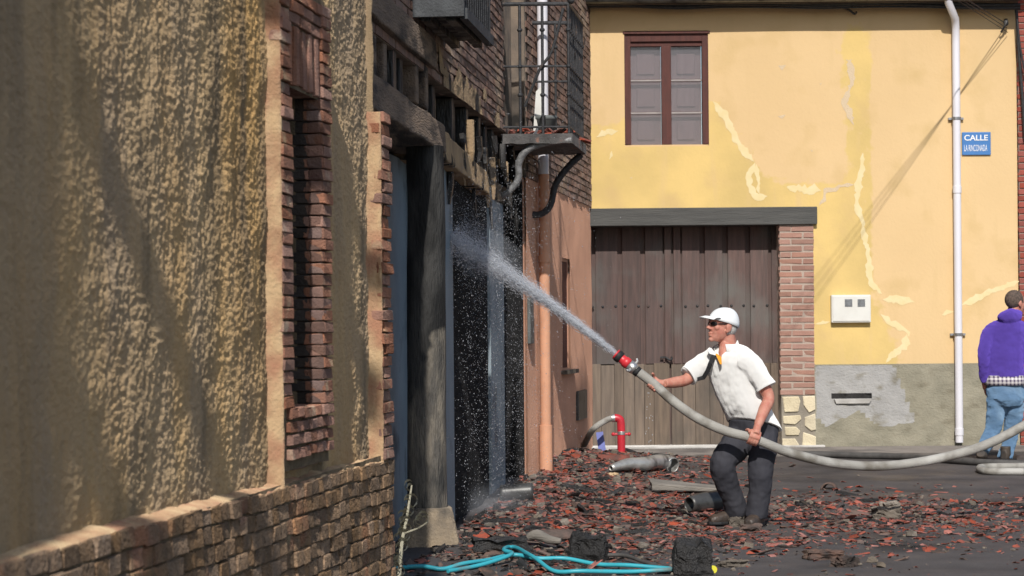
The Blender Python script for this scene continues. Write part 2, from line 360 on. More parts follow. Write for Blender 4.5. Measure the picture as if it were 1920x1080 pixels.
mat('grey_wood', (.25, .225, .195), (.17, .155, .135), scale=6, stretch=(.6, 3, 3), rough=.85, bump=.5, bscale=30)
mat('pale_wood', (.55, .40, .24), (.46, .33, .2), scale=9, rough=.85)
mat('dry_weed', (.46, .43, .33), (.35, .33, .24), scale=30, rough=.9, rnd=.15)
mat('pot_grey', (.14, .15, .145), (.10, .105, .10), scale=9, rough=.7)

def wet(name, alpha):
    m = bpy.data.materials.new(name); m.use_nodes = True; N = m.node_tree.nodes; L = m.node_tree.links; N.remove(N['Principled BSDF'])
    d = N.new('ShaderNodeBsdfDiffuse'); d.inputs[0].default_value = (.90, .92, .96, 1); t = N.new('ShaderNodeBsdfTranslucent'); t.inputs[0].default_value = (.90, .92, .96, 1)
    a = N.new('ShaderNodeMixShader'); a.inputs[0].default_value = .5; L.new(d.outputs[0], a.inputs[1]); L.new(t.outputs[0], a.inputs[2])
    g = N.new('ShaderNodeBsdfGlossy'); g.inputs['Roughness'].default_value = .25; b = N.new('ShaderNodeMixShader'); b.inputs[0].default_value = .12; L.new(a.outputs[0], b.inputs[1]); L.new(g.outputs[0], b.inputs[2])
    x = N.new('ShaderNodeBsdfTransparent'); c = N.new('ShaderNodeMixShader'); c.inputs[0].default_value = alpha; L.new(x.outputs[0], c.inputs[1]); L.new(b.outputs[0], c.inputs[2])
    L.new(c.outputs[0], N['Material Output'].inputs[0]); MATS[name] = m; return m
wet('water_drop', .58); wet('water_fine', .34)
def core(jd, ja, jb):
    m = bpy.data.materials.new('water_core'); m.use_nodes = True; N = m.node_tree.nodes; L = m.node_tree.links; N.remove(N['Principled BSDF'])
    at = N.new('ShaderNodeAttribute'); at.attribute_name = 'mask'
    n = N.new('ShaderNodeTexNoise'); n.inputs['Scale'].default_value = 1.0; n.inputs['Detail'].default_value = 5; n.inputs['Roughness'].default_value = .65
    g = N.new('ShaderNodeNewGeometry'); cb_ = N.new('ShaderNodeCombineXYZ')
    for i, (v, k) in enumerate(((jd, 6.0), (ja, 75.0), (jb, 75.0))):
        d = N.new('ShaderNodeVectorMath'); d.operation = 'DOT_PRODUCT'; d.inputs[1].default_value = tuple(v * k); L.new(g.outputs['Position'], d.inputs[0]); L.new(d.outputs['Value'], cb_.inputs[i])
    L.new(cb_.outputs[0], n.inputs[0])
    r = N.new('ShaderNodeMapRange'); r.inputs[1].default_value = .38; r.inputs[2].default_value = .72; r.inputs[3].default_value = .0; r.inputs[4].default_value = 1.0; L.new(n.outputs[0], r.inputs[0])
    x = N.new('ShaderNodeMath'); x.operation = 'MULTIPLY'; L.new(r.outputs[0], x.inputs[0]); L.new(at.outputs['Fac'], x.inputs[1])
    d = N.new('ShaderNodeBsdfDiffuse'); d.inputs[0].default_value = (.90, .92, .96, 1); t = N.new('ShaderNodeBsdfTranslucent'); t.inputs[0].default_value = (.90, .92, .96, 1)
    a = N.new('ShaderNodeMixShader'); a.inputs[0].default_value = .45; L.new(d.outputs[0], a.inputs[1]); L.new(t.outputs[0], a.inputs[2])
    tp = N.new('ShaderNodeBsdfTransparent'); c = N.new('ShaderNodeMixShader'); L.new(x.outputs[0], c.inputs[0]); L.new(tp.outputs[0], c.inputs[1]); L.new(a.outputs[0], c.inputs[2])
    L.new(c.outputs[0], N['Material Output'].inputs[0]); MATS['water_core'] = m
def glass():
    m = bpy.data.materials.new('dusty_glass'); m.use_nodes = True; N = m.node_tree.nodes; L = m.node_tree.links; N.remove(N['Principled BSDF'])
    t = N.new('ShaderNodeBsdfTransparent'); t.inputs[0].default_value = (.85, .85, .87, 1); g = N.new('ShaderNodeBsdfGlossy'); g.inputs['Roughness'].default_value = .05
    d = N.new('ShaderNodeBsdfDiffuse'); d.inputs[0].default_value = (.42, .39, .42, 1)
    a = N.new('ShaderNodeMixShader'); a.inputs[0].default_value = .13; L.new(t.outputs[0], a.inputs[1]); L.new(d.outputs[0], a.inputs[2])
    fr = N.new('ShaderNodeFresnel'); fr.inputs[0].default_value = 1.5
    b = N.new('ShaderNodeMixShader'); L.new(fr.outputs[0], b.inputs[0]); L.new(a.outputs[0], b.inputs[1]); L.new(g.outputs[0], b.inputs[2])
    L.new(b.outputs[0], N['Material Output'].inputs[0]); MATS['dusty_glass'] = m
glass()
def plaid():
    m = bpy.data.materials.new('plaid'); m.use_nodes = True; N = m.node_tree.nodes; L = m.node_tree.links; b = N['Principled BSDF']
    g = N.new('ShaderNodeNewGeometry'); sp = N.new('ShaderNodeSeparateXYZ'); L.new(g.outputs['Position'], sp.inputs[0])
    outs = []
    for ax in (0, 2):
        a = N.new('ShaderNodeMath'); a.operation = 'MULTIPLY'; a.inputs[1].default_value = 26; L.new(sp.outputs[ax], a.inputs[0])
        f = N.new('ShaderNodeMath'); f.operation = 'FRACT'; L.new(a.outputs[0], f.inputs[0])
        s = N.new('ShaderNodeMath'); s.operation = 'GREATER_THAN'; s.inputs[1].default_value = .55; L.new(f.outputs[0], s.inputs[0]); outs.append(s.outputs[0])
    ad = N.new('ShaderNodeMath'); ad.operation = 'ADD'; L.new(outs[0], ad.inputs[0]); L.new(outs[1], ad.inputs[1])
    dv = N.new('ShaderNodeMath'); dv.operation = 'DIVIDE'; dv.inputs[1].default_value = 2; L.new(ad.outputs[0], dv.inputs[0])
    x = N.new('ShaderNodeMix'); x.data_type = 'RGBA'; x.inputs[6].default_value = (.66, .62, .62, 1); x.inputs[7].default_value = (.07, .05, .10, 1)
    L.new(dv.outputs[0], x.inputs[0]); L.new(x.outputs[2], b.inputs['Base Color']); b.inputs['Roughness'].default_value = .9; MATS['plaid'] = m
plaid()

# ------------------------------------------------------------------ the walls' planes
s1 = 0.13; Yc = 12.0
W1 = Wall((-225 / F * Yc - s1 * Yc, 0), (s1, 1))            # ochre plastered house
WA = Wall((-2.242, 0), (0.1085, 1))                          # burnt house
so = (0.90 - 0.134) / (26 - 20.8)
WO = Wall((0.134 - so * 20.8, 0), (so, 1))                   # orange house
WY = Wall((0, 26), (1, 0))                                   # yellow house, facing the street's near end
def rect(wall, x0, y0, x1, y1, off=0.0):                     # level rectangle on a frontal wall from photo pixels
    t, z = wall.hit((x0 + x1) / 2, (y0 + y1) / 2, off)
    k = (wall.O + wall.n * off).y / F
    return t - (x1 - x0) / 2 * k, t + (x1 - x0) / 2 * k, z - (y1 - y0) / 2 * k, z + (y1 - y0) / 2 * k

def mask_mesh(o, fn):
    me = o.data; at = me.attributes.new('mask', 'FLOAT', 'POINT')
    for i, v in enumerate(me.vertices): at.data[i].value = fn(v.co)

# ------------------------------------------------------------------ ground
def G(X, Y):
    g = 0.13 * sm((Y - 17.0) / 6.5)
    d = X - (-2.242 + .1085 * Y)
    m = math.exp(-((d - .25) / .75) ** 2) * sm((Y - 13.6) / 1.5) * (1 - sm((Y - 24.2) / 1.8))
    m *= 0.10 + 0.06 * nz(X, Y, 0, 1.1)
    return g + max(0, m) + 0.008 * nz(X, Y, 3, .8)
def ghit(px, py):
    a, b = unroll(px, py); d = Vector((a / F, 1, -b / F)); y = 10.0
    lo, hi = 4.0, 60.0
    for _ in range(40):
        y = (lo + hi) / 2
        if CAMH + d.z * y > G(d.x * y, y): lo = y
        else: hi = y
    return Vector((d.x * y, y, G(d.x * y, y)))
mb = MB(); xs = [-300, -60, -12] + [-4 + .14 * i for i in range(101)] + [14, 40, 120, 300]
ys = [-200, -30, -5, 2, 6, 9] + [11 + .14 * i for i in range(116)] + [30, 45, 80, 200, 600]
vs = [(x, y, G(x, y) if (-5 < x < 11 and 8 < y < 29) else (.13 if y > 20 else 0)) for y in ys for x in xs]; nx = len(xs)
mb.add(vs, [(j * nx + i, j * nx + i + 1, (j + 1) * nx + i + 1, (j + 1) * nx + i) for j in range(len(ys) - 1) for i in range(nx - 1)])
gr = link('street', mb.mesh('street'), 'asphalt', None, True); tag(gr, kind='structure')
# raised strip of concrete in front of the yellow house
mb = MB(); n = 60; xs = [1.1 + i * .2 for i in range(n)]
for i in range(n - 1):
    x0, x1 = xs[i], xs[i + 1]; y0a = 24.75 + .05 * nz(x0, 0, 0, 1.3); y0b = 24.75 + .05 * nz(x1, 0, 0, 1.3)
    mb.hexa([(x0, y0a, .02), (x1, y0b, .02), (x1, 25.98, .02), (x0, 25.98, .02), (x0, y0a, .152), (x1, y0b, .152), (x1, 25.98, .165), (x0, 25.98, .165)])
pv = link('pavement', mb.mesh('pavement'), 'concrete'); tag(pv, kind='structure')

# ------------------------------------------------------------------ ochre plastered house (near left)
h1 = thing('plaster_house', 'old ochre plastered house with brick window surround and brick plinth', 'house', W1.pt(9, 0, -.3))
# W1 is the plane of the brick fronts (plinth, quoins, window surround); the plaster lies about 7 cm behind it
wt0, _ = W1.hit(548, 400); wt1, _ = W1.hit(604, 400)
_, wz1 = W1.hit(548, 158); _, wz0 = W1.hit(548, 766)
jt0, _ = W1.hit(530, 400); jt1, _ = W1.hit(619, 400)
_, pz = W1.hit(735, 860); _, pz2 = W1.hit(140, 1020)
def plz(t): return pz + (pz2 - pz) * (12.0 - t) / 5.0 + .010 * nz(t, 0, 0, 2)
TE = W1.hit(697, 100, -.05)[0]; qz = W1.hit(725, 222)[1]; PO = -.072
def f1(t, z): return PO + .016 * nz(t, 0, z, .9) + .008 * nz(t, 5, z * .8, 6, 3)
def f1f(t, z):
    g = nz(t * .6, 2, z, 52, 3); return f1(t, z) + .0052 * g + .003 * abs(nz(t, 7, z * .8, 13, 2))
hole = lambda t, z: (jt0 + .02 < t < jt1 - .02 and wz0 - .25 < z < wz1 + .33)
mb = W1.grid(5.7, TE, .70, 3.3, .009, .0065, f1f, hole); build('plaster_face', mb, 'ochre_plaster', h1, True)
mb = W1.grid(-3, 5.7, 0, 7.2, .2, .2, f1); build('upper_wall', mb, 'ochre_plaster', h1, True)
mb = W1.grid(5.7, TE, 3.4, 7.2, .1, .1, f1); build('upper_wall', mb, 'ochre_plaster', h1, True)
mb = MB()                                                    # wall thickness behind the plaster skin
W1.box(mb, -3, wt0 - .004, .0, 7.1, -.7, PO - .05); W1.box(mb, wt1 + .004, TE, .0, 7.1, -.7, PO - .05)
W1.box(mb, wt0 - .004, wt1 + .004, .0, wz0 - .02, -.7, PO - .051); W1.box(mb, wt0 - .004, wt1 + .004, wz1 + .02, 7.1, -.7, PO - .051)
W1.box(mb, TE, 12.0 - .02, 0, qz, -.45, -.03)
build('wall_core', mb, 'joint_dark', h1)
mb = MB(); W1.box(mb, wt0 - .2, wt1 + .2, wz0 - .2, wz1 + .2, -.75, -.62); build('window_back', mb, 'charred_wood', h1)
# brick plinth
mbx = MB(); nparts = 0
for c in range(12):
    t = 4.2 + random.uniform(0, .12)
    while t < 12.0 - .06:
        ln = min(random.choice((.14, .15, .125, .13, .2, .12)), 12.0 - t)
        if 12.0 - t - ln < .05: ln = 12.0 - t
        tc = t + ln / 2; z = plz(tc) - .035 - (11 - c) * .0705
        y = 620 + (CAMH - z) / tc * F; pr = .002 + .009 * nz(tc, c, 0, 2)
        if y < 1110 and tc > 6.0 and z > 0:
            brick(h1, W1, tc, z, pr, ln - .008, .063, .10, 'plinth_brick', tilt=-.004); nparts += 1
        else: brick_stuff(mbx, W1, tc, z, pr, ln - .009, .061, .1)
        t += ln
tag(build('brickwork', mbx, 'plinth_brick', h1), kind='stuff')
mb = W1.grid(4.2, 12.0 - .01, -.05, pz2 - .01, .03, .018, lambda t, z: -.012 + .010 * nz(t, 2, z, 7, 3) + .006 * nz(t, 2, z, 1.5)); build('plinth_mortar', mb, 'joint_dark', h1, True)
mb = MB(); n = 160                                           # mortar ledge where the plaster meets the plinth
for i in range(n):
    ta, tb = 5.0 + (11.9 - 5.0) * i / n, 5.0 + (11.9 - 5.0) * (i + 1) / n; vs = []
    for t in (ta, tb):
        h = .022 + .02 * nz(t, 0, 9, 4); vs += [W1.pt(t, plz(t) + h, PO - .03), W1.pt(t, plz(t) + h * .45, PO + .035 + .012 * nz(t, 6, 3, 6)), W1.pt(t, plz(t) + .004, -.014 + .012 * nz(t, 3, 3, 5)), W1.pt(t, plz(t) - .010 - .01 * nz(t, 3, 8, 7), -.004)]
    mb.add(vs, [(0, 1, 5, 4), (1, 2, 6, 5), (2, 3, 7, 6)])
build('mortar_ledge', mb, 'cream_mortar', h1, True)
# brick surround of the window, standing proud of the plaster
HB = .0525; z = wz0 + HB * .5; i = 0
while z < wz1 + .42:
    lo = wt0 - jt0 + random.uniform(-.012, .012); l2 = jt1 - wt1 + random.uniform(-.014, .01); over = z > wz1
    brick(h1, W1, wt0 - lo / 2 + (-.0 if not over else -.01), z, random.uniform(-.004, .004), lo, HB - .007, .14, 'old_brick')
    if not over:
        brick(h1, W1, wt1 + .09, z, random.uniform(-.003, .003), .18, HB - .006, .062, 'reveal_brick', jit=.4); brick(h1, W1, wt1 + .092, z, -.064, .18, HB - .005, .36, 'shaded_brick', jit=.4)  # inner bricks coloured darker to imitate shade inside the reveal
    brick(h1, W1, wt1 + l2 / 2 + .003, z, .006, l2, HB - .007, .09, 'old_brick')
    z += HB; i += 1
zz = wz0 - HB * .45
for r_ in range(5):
    w = (jt1 - wt0 + .09) / 7
    for k in range(7):
        if r_ < 4: brick(h1, W1, wt0 - .09 + w * (k + .5), zz, .012 - .004 * (r_ % 2), w - .004, HB - .010, .3, 'old_brick')
        elif k % 2 == 0: brick(h1, W1, wt0 - .06 + w * (k + .5), zz, -.03, w * 2 - .01, HB - .006, .2, 'reveal_brick')
    zz -= HB * 1.06
w = (wt1 - wt0 + .06) / 9
for k in range(9): brick(h1, W1, wt0 - .03 + w * (k + .5), wz1 + .128, -.004, w - .006, .25, .45, 'old_brick')
for r_ in range(3):
    for k in range(3): brick(h1, W1, wt0 + .09 + .21 * k + .05 * r_, wz1 + .285 + HB * r_, 0.0, .2, HB - .007, .2, 'old_brick')
mb = W1.grid(jt0 + .01, jt1 - .01, wz0 - .26, wz1 + .45, .03, .02, lambda t, z: -.016 + .004 * nz(t, 2, z, 9), lambda t, z: wt0 - .01 < t < wt1 + .01 and wz0 < z < wz1); build('surround_mortar', mb, 'joint_dark', h1, True)
# near side of the surround and of the quoins, smeared with pale mortar
def smear(t_edge, z0, z1, depth, sd, name='mortar_band'):
    mb = MB(); n = int((z1 - z0) / .02); m_ = 8
    for i in range(n + 1):
        z = z0 + (z1 - z0) * i / n
        for k in range(m_ + 1):
            f = k / m_; off = -.004 + .006 * nz(0, sd, z, 9) - (depth + .02) * (1 - f) - .0
            t = t_edge - .010 - .030 * (1 - f) ** 2 - .010 * nz(f * 2, sd, z, 7, 3) - .006 * abs(math.sin(math.pi * z / HB)) ** .3
            mb.v.append(tuple(W1.pt(t, z, off)))
        mb.v.append(tuple(W1.pt(t_edge + .02, z, -.006 + .004 * nz(1, sd, z, 9))))
    q = m_ + 2
    for i in range(n):
        for k in range(q - 1): mb.f.append((i * q + k, i * q + k + 1, (i + 1) * q + k + 1, (i + 1) * q + k))
    build(name, mb, 'cream_mortar', h1, True)
smear(jt0, pz - .02, 3.5, .085, 1)
# corner quoins
z = pz + .03; i = 0; QH = .0595
while z < qz:
    ln = .20 if i % 2 else .26
    brick(h1, W1, 12.0 - ln / 2, z, random.uniform(-.008, .006), ln + random.uniform(-.02, .02), QH - .008, .34, 'old_brick'); z += QH; i += 1
mb = MB(); W1.box(mb, 11.76, 11.985, pz, qz - .01, -.3, -.018); build('quoin_mortar', mb, 'joint_dark', h1)
smear(11.755, pz - .02, qz + .02, .06, 5)
mb = MB(); n = 50
for i in range(n + 1):
    z = qz - .05 + 1.6 * i / n
    for k in range(7):
        f = k / 6; mb.v.append(tuple(W1.pt(TE - .05 + .07 * f + .02 * nz(f, 3, z, 4), z, PO + .03 * math.sin(math.pi * f) + .008 * nz(f * 3, 5, z, 9) - .3 * max(0, f - .7))))
for i in range(n):
    for k in range(6): mb.f.append((i * 7 + k, i * 7 + k + 1, (i + 1) * 7 + k + 1, (i + 1) * 7 + k))
build('mortar_band', mb, 'ochre_plaster', h1, True)
# unseen beams added above the frame so their shadows rake down the plaster
for t, z, p, w, h in ((1.75, 6.45, .80, .16, .13), (.2, 6.6, .75, .2, .16), (3.0, 6.6, .30, .12, .12), (4.9, 6.5, .62, .2, .16), (5.6, 6.6, .70, .14, .12)):
    mb = MB(); W1.box(mb, t - w / 2, t + w / 2, z, z + h, -.3, p); build('shadow_beam', mb, 'old_beam', h1)
mb = MB(); W1.box(mb, -6, 2.55, 0, 7.4, -.6, .35); build('shadow_wall', mb, 'ochre_plaster', h1)  # unseen wall added to shade the left of the plaster
# things lying in the sill of the little window
for k in range(6):
    mb = MB(); p = W1.pt(wt0 + .1 + .09 * k, wz0 + .02, -.34 - .05 * (k % 2)); d = Vector((random.uniform(-.1, .1), random.uniform(-.1, .1), random.uniform(.02, .1)))
    mb.tube([p, p + d], [.03, .02], 5); o = build('rubble_piece', mb, 'rubble_grey' if k % 3 == 0 else 'charcoal', h1)

# ------------------------------------------------------------------ burnt house
h2 = thing('burnt_house', 'fire-damaged brick house with charred timber beams, post and iron balconies', 'house', WA.pt(16.5, 0, -.3))
bz = 3.23
mb = MB(); WA.box(mb, 11.3, 20.8, bz, 6.6, -.45, -.001)
build('upper_wall', mb, 'sooty_joint', h2)
mbx = MB(); nb = 0; c = 0; z = bz + .03; dt0, _ = WA.hit(944, 150); dt1, _ = WA.hit(963, 150)
while z < 6.5:
    t = 11.4 + (.12 if c % 2 else 0)
    while t < 20.75:
        tc = t + .125
        vis = z < CAMH + 620 / F * tc + .03 and tc > 13.2
        low = z < bz + .16 + .1 * nz(tc, 0, 1, 1.0)
        if not (dt0 - .1 < tc < dt1 + .1 and z > 3.3):
            if vis and nb < 300 and not (tc < 15.6 and z < 3.62):
                brick(h2, WA, tc, z, .008, .240, .056, .11, 'sooty_brick', jit=.6); nb += 1
            else: brick_stuff(mbx, WA, tc, z, .01, .238, .052, .1)
        t += .25
    z += .066; c += 1
tag(build('brickwork', mbx, 'sooty_brick', h2), kind='stuff')
# remains of plaster over the brick
for (t0, t1, z0, z1, sd) in ((16.2, 19.6, 3.22, 3.45, 1), (16.0, 17.2, 3.3, 3.66, 5)):
    mb = WA.grid(t0, t1, z0, z1, .02, .012, lambda t, z: .022 + .006 * nz(t, sd, z, 6), lambda t, z: nz(t, sd, z, 1.6) + .15 * nz(t, sd, z, 9) < -.25 + 2.2 * (z - z0))
    if mb.f: build('plaster_remnant', mb, 'plastered_beam', h2)
# lintel beams on the post
def beam(t0, t1, zb0, zb1, h0, h1_, o0, o1, m, name, sd, n=40):
    mb = MB(); rings = []
    for i in range(n + 1):
        f = i / n; t = t0 + (t1 - t0) * f; zb = zb0 + (zb1 - zb0) * f; h = h0 + (h1_ - h0) * f
        a = .012 * nz(t, sd, 0, 2.2); b = .012 * nz(t, sd, 7, 2.2); o = o1 + .012 * nz(t, sd, 3, 3)
        rings.append([WA.pt(t, zb + b, o), WA.pt(t, zb + h + a, o - .01), WA.pt(t, zb + h + a, o0), WA.pt(t, zb + b, o0)])
    vs = [v for r in rings for v in r]; fs = []
    for i in range(n):
        for k in range(4): fs.append((i * 4 + k, (i + 1) * 4 + k, (i + 1) * 4 + (k + 1) % 4, i * 4 + (k + 1) % 4))
    fs += [(0, 1, 2, 3), (n * 4 + 3, n * 4 + 2, n * 4 + 1, n * 4)]
    mb.add(vs, fs); return build(name, mb, m, h2, False, .012)
beam(11.7, 15.95, 2.77, 2.735, .215, .19, -.30, .07, 'old_beam', 'beam', 1)
beam(15.95, 18.6, 2.70, 2.59, .20, .18, -.30, .055, 'plastered_beam', 'beam', 5)
beam(18.6, 20.8, 2.62, 2.62, .16, .16, -.3, -.02, 'charred_wood', 'beam', 8)
beam(12.0, 15.7, 3.30, 3.28, .20, .2, -.30, .05, 'old_beam', 'fascia', 11)
# joist ends between the beams
t = 12.1
while t < 20.6:
    ch = t > 15.9; mb = MB(); w = .13; zb = (2.99 if t < 16 else 2.90 - .03 * (t - 16)); zt = 3.28 if t < 15.7 else 3.225
    pr = random.uniform(-.06, .02) - (.08 if ch and random.random() < .5 else 0)
    WA.box(mb, t, t + w, zb, zt, -.6, pr, random.uniform(-.01, .01)); build('joist', mb, 'charred_wood' if ch or random.random() < .4 else 'old_beam', h2, False, .012); t += .40 + random.uniform(-.04, .04)
mb = MB(); WA.box(mb, 11.4, 20.8, 2.8, 3.24, -.7, -.5); WA.box(mb, 11.4, 20.8, 2.74, 2.80, -.7, -.28); build('ceiling_boards', mb, 'charred_wood', h2)
# walls of the passage behind the post
pt0 = WA.hit(851, 700, -.05)[0]; pt1 = WA.hit(920, 700, -.05)[0]; pt2 = WA.hit(945, 700, -.05)[0]
for a, b, o_ in ((11.5, 16.25, -.26), (16.251, pt0, -.05), (pt1, pt2, -.045)):
    mb = MB(); WA.box(mb, a, b, -.05, 2.70, -.45, o_); build('painted_wall', mb, 'blue_paint', h2)
for a, b in ((pt0, pt1), (pt2, 20.8)):
    n = max(3, round((b - a) / .38)); w = (b - a) / n
    for k in range(n):
        mb = MB(); WA.box(mb, a + w * k + .004, a + w * (k + 1) - .004, -.05, 2.64, -.3, -.06 - .012 * random.random()); build('charred_board', mb, 'charred_panel', h2, False, .006)
# burnt laths and scraps hanging under the beams
for k in range(22):
    t = random.uniform(16.8, 20.7); L_ = random.uniform(.08, .42); z0 = 2.62 + random.uniform(-.02, .5); mb = MB(); o_ = random.uniform(-.03, .05); w = random.uniform(.012, .035)
    p0 = WA.pt(t, z0, o_); p1_ = WA.pt(t + random.uniform(-.08, .08), z0 - L_ * .6, o_ + .01); p2_ = WA.pt(t + random.uniform(-.12, .12), z0 - L_, o_ + random.uniform(0, .04))
    mb.tube([p0, p1_, p2_], [w, w * .8, w * .35], 5); build('hanging_lath', mb, 'charred_wood' if k % 3 else 'plastered_beam', h2)
# the post
pc = P(800, 660, 15.46); n = 22; rings = []
mb = MB()
for i in range(41):
    f = i / 40; z = .30 + f * (2.74 - .30); r = .135 - .010 * f; vsx = []
    rings.append(z)
    for k in range(n):
        th = 2 * math.pi * k / n; rr = r * (1 + .06 * nz(math.cos(th), math.sin(th), z * .6, 1.2) + .03 * nz(math.cos(th) * 3, math.sin(th) * 3, z * 2, 1))
        mb.v.append((pc.x + .01 * nz(0, 0, z, 1) + rr * math.cos(th), pc.y + rr * math.sin(th), z))
for i in range(40):
    for k in range(n): mb.f.append((i * n + k, i * n + (k + 1) % n, (i + 1) * n + (k + 1) % n, (i + 1) * n + k))
o = build('post', mb, 'post_wood', h2, True); mask_mesh(o, lambda v: sm((v.z - .85) / .9 - .35 * (v.x - pc.x + .02) / .13 * (1 - sm((v.z - 1.3) / .5))))  # charring upward; lower down, paler right side is a sunlit strip put into colour
mb = MB(); mb.loft([((pc.x + .01, pc.y, -.05), (.20, .02, 0), (-.02, .19, 0)), ((pc.x + .008, pc.y, .1), (.19, .02, 0), (-.02, .18, 0)), ((pc.x, pc.y, .27), (.165, .02, 0), (-.02, .17, 0)), ((pc.x, pc.y, .325), (.15, .02, 0), (-.02, .15, 0))], 20, 6)
build('post_base', mb, 'post_stone', h2, False)
# balcony with a boarded floor
ct0 = WA.hit(770, 32)[0]; cz = WA.hit(770, 32)[1]; ct1 = WA.hit(831, 87)[0]
bal = bpy.data.objects.new('balcony', None); col.objects.link(bal); bal.parent = h2; bal.matrix_parent_inverse = Matrix.Translation(-h2.location)
mb = MB(); WA.box(mb, ct0, ct0 + .06, cz, cz + .16, -.02, .345); build('end_board', mb, 'balcony_board', bal)
mb = MB(); WA.box(mb, ct0 + .06, ct1, cz - .01, cz + .06, .31, .36); build('edge_board', mb, 'balcony_board', bal)
for k in range(6):
    w = (ct1 - ct0 - .06) / 6; mb = MB(); WA.box(mb, ct0 + .06 + w * k + .01, ct0 + .06 + w * (k + 1) - .01, cz + .03, cz + .06, -.02, .31); build('floor_board', mb, 'charred_wood', bal)
for k in range(2):
    mb = MB(); o = .06 + .16 * k; WA.box(mb, ct0 + .06, ct1, cz - .02, cz + .028, o, o + .06); build('bearer', mb, 'charred_wood', bal)
for k in range(13):
    t = ct0 + .05 + (ct1 - ct0 - .1) * k / 12; mb = MB(); p = WA.pt(t, cz + .05, .335); mb.tube([p, p + Vector((0, 0, 1.0))], .011, 6); build('baluster', mb, 'iron', bal, True)
for k in range(4):
    p = WA.pt(ct0 + .04, cz + .1, .04 + .1 * k); mb = MB(); mb.tube([p, p + Vector((0, 0, .95))], .011, 6); build('baluster', mb, 'iron', bal, True)
mb = MB(); mb.tube([WA.pt(ct0 + .04, cz + 1.05, 0), WA.pt(ct0 + .04, cz + 1.05, .335), WA.pt(ct1, cz + 1.05, .335), WA.pt(ct1, cz + 1.05, 0)], .018, 6); build('handrail', mb, 'iron', bal)
# balcony with a burnt slab, iron railing and curved brackets
b2 = bpy.data.objects.new('balcony', None); col.objects.link(b2); b2.parent = h2; b2.matrix_parent_inverse = Matrix.Translation(-h2.location)
b2['label'] = 'iron balcony littered with broken tiles on curved brackets'
Yn, Yf = 20.0, 21.3; Pn = P(1073, 250, Yn); zt = Pn.z; dirA = Vector((.125, 1, 0)); zr = P(1063, 6, Yn).z
In = WA.pt(Yn, 0, -.05); In = Vector((P(941, 250, Yn).x, Yn, 0)); On = Vector((Pn.x, Yn, 0)); Of = On + dirA * (Yf - Yn); If = In + dirA * (Yf - Yn)
mb = MB(); segs = 14
for i in range(segs):
    a, b = i / segs, (i + 1) / segs
    A0, B0 = In.lerp(On, a), In.lerp(On, b); A1, B1 = If.lerp(Of, a), If.lerp(Of, b)
    za = -.085 - .012 * nz(a * 3, 1, 0, 2); zb = -.085 - .012 * nz(b * 3, 1, 0, 2)
    mb.hexa([A0 + Vector((0, 0, zt + za)), B0 + Vector((0, 0, zt + zb)), B1 + Vector((0, 0, zt + zb)), A1 + Vector((0, 0, zt + za)), A0 + Vector((0, 0, zt)), B0 + Vector((0, 0, zt)), B1 + Vector((0, 0, zt)), A1 + Vector((0, 0, zt))])
build('slab', mb, 'balcony_slab', b2)
def bal_post(p, z0, z1, r=.011, knuckle=True):
    mb = MB(); mb.tube([Vector((p.x, p.y, z0)), Vector((p.x, p.y, z1))], r, 8)
    if knuckle:
        for f in (.3, .52, .8): mb.ball((p.x, p.y, z0 + (z1 - z0) * f), .024, .024, .02, 8, 6)
    build('baluster', mb, 'iron', b2, True)
inx = .04
for f in (.26, .58, .95): bal_post(In.lerp(On, f) + dirA * .03, zt, zr, .013)
for k in range(1, 10): bal_post((On + dirA * (.03 + (Yf - Yn - .06) * k / 9)) - Vector((.03, 0, 0)), zt, zr, .011)
for f in (.15, .55): bal_post(If.lerp(Of, f) - dirA * .03, zt, zr, .011)
for zz, r in ((zr, .018), (zt + (zr - zt) * .52, .01), (zt + .06, .01)):
    c4 = [In + dirA * .03, On + dirA * .03 - Vector((.03, 0, 0)), Of - dirA * .03 - Vector((.03, 0, 0)), If - dirA * .03]
    mb = MB(); mb.tube([Vector((q.x, q.y, zz)) for q in c4], r, 8); build('rail', mb, 'iron', b2)
mb = MB(); mb.tube([P(1056, 15, Yn - .02), P(1035, 95, Yn - .02), P(1012, 130, Yn - .0), P(984, 200, Yn + .05)], .013, 8, 4); build('bent_bar', mb, 'iron', b2)
mb = MB(); mb.ball((On.x, On.y + .03, zr + .03), .034, .034, .034); build('finial', mb, 'iron', b2, True)
pts = [(1072, 262), (1030, 266), (990, 280), (973, 305), (972, 335), (955, 358), (930, 374)]
mb = MB(); mb.tube([P(x, y, Yn + .02 + .03 * i) for i, (x, y) in enumerate(pts)], [.03, .03, .032, .032, .03, .028, .018], 10, 4); build('bracket', mb, 'pale_iron', b2, True)['label'] = 'pale grey curved bracket'
pts = [(1090, 290), (1068, 310), (1042, 345), (1032, 385), (1012, 402), (985, 400), (972, 393)]
mb = MB(); mb.tube([P(x, y, Yf - .05 - .0 * i) for i, (x, y) in enumerate(pts)], [.032] * 7, 10, 4); build('bracket', mb, 'iron', b2, True)['label'] = 'black curved bracket'
# door behind the balcony
mb = MB(); WA.box(mb, dt0, dt1, 3.25, 6.0, -.2, -.011); build('door_opening', mb, 'charred_wood', h2)
mb = MB(); WA.box(mb, dt1, dt1 + .16, 3.25, 6.0, -.2, .03); build('door_jamb', mb, 'orange_pipe', h2)
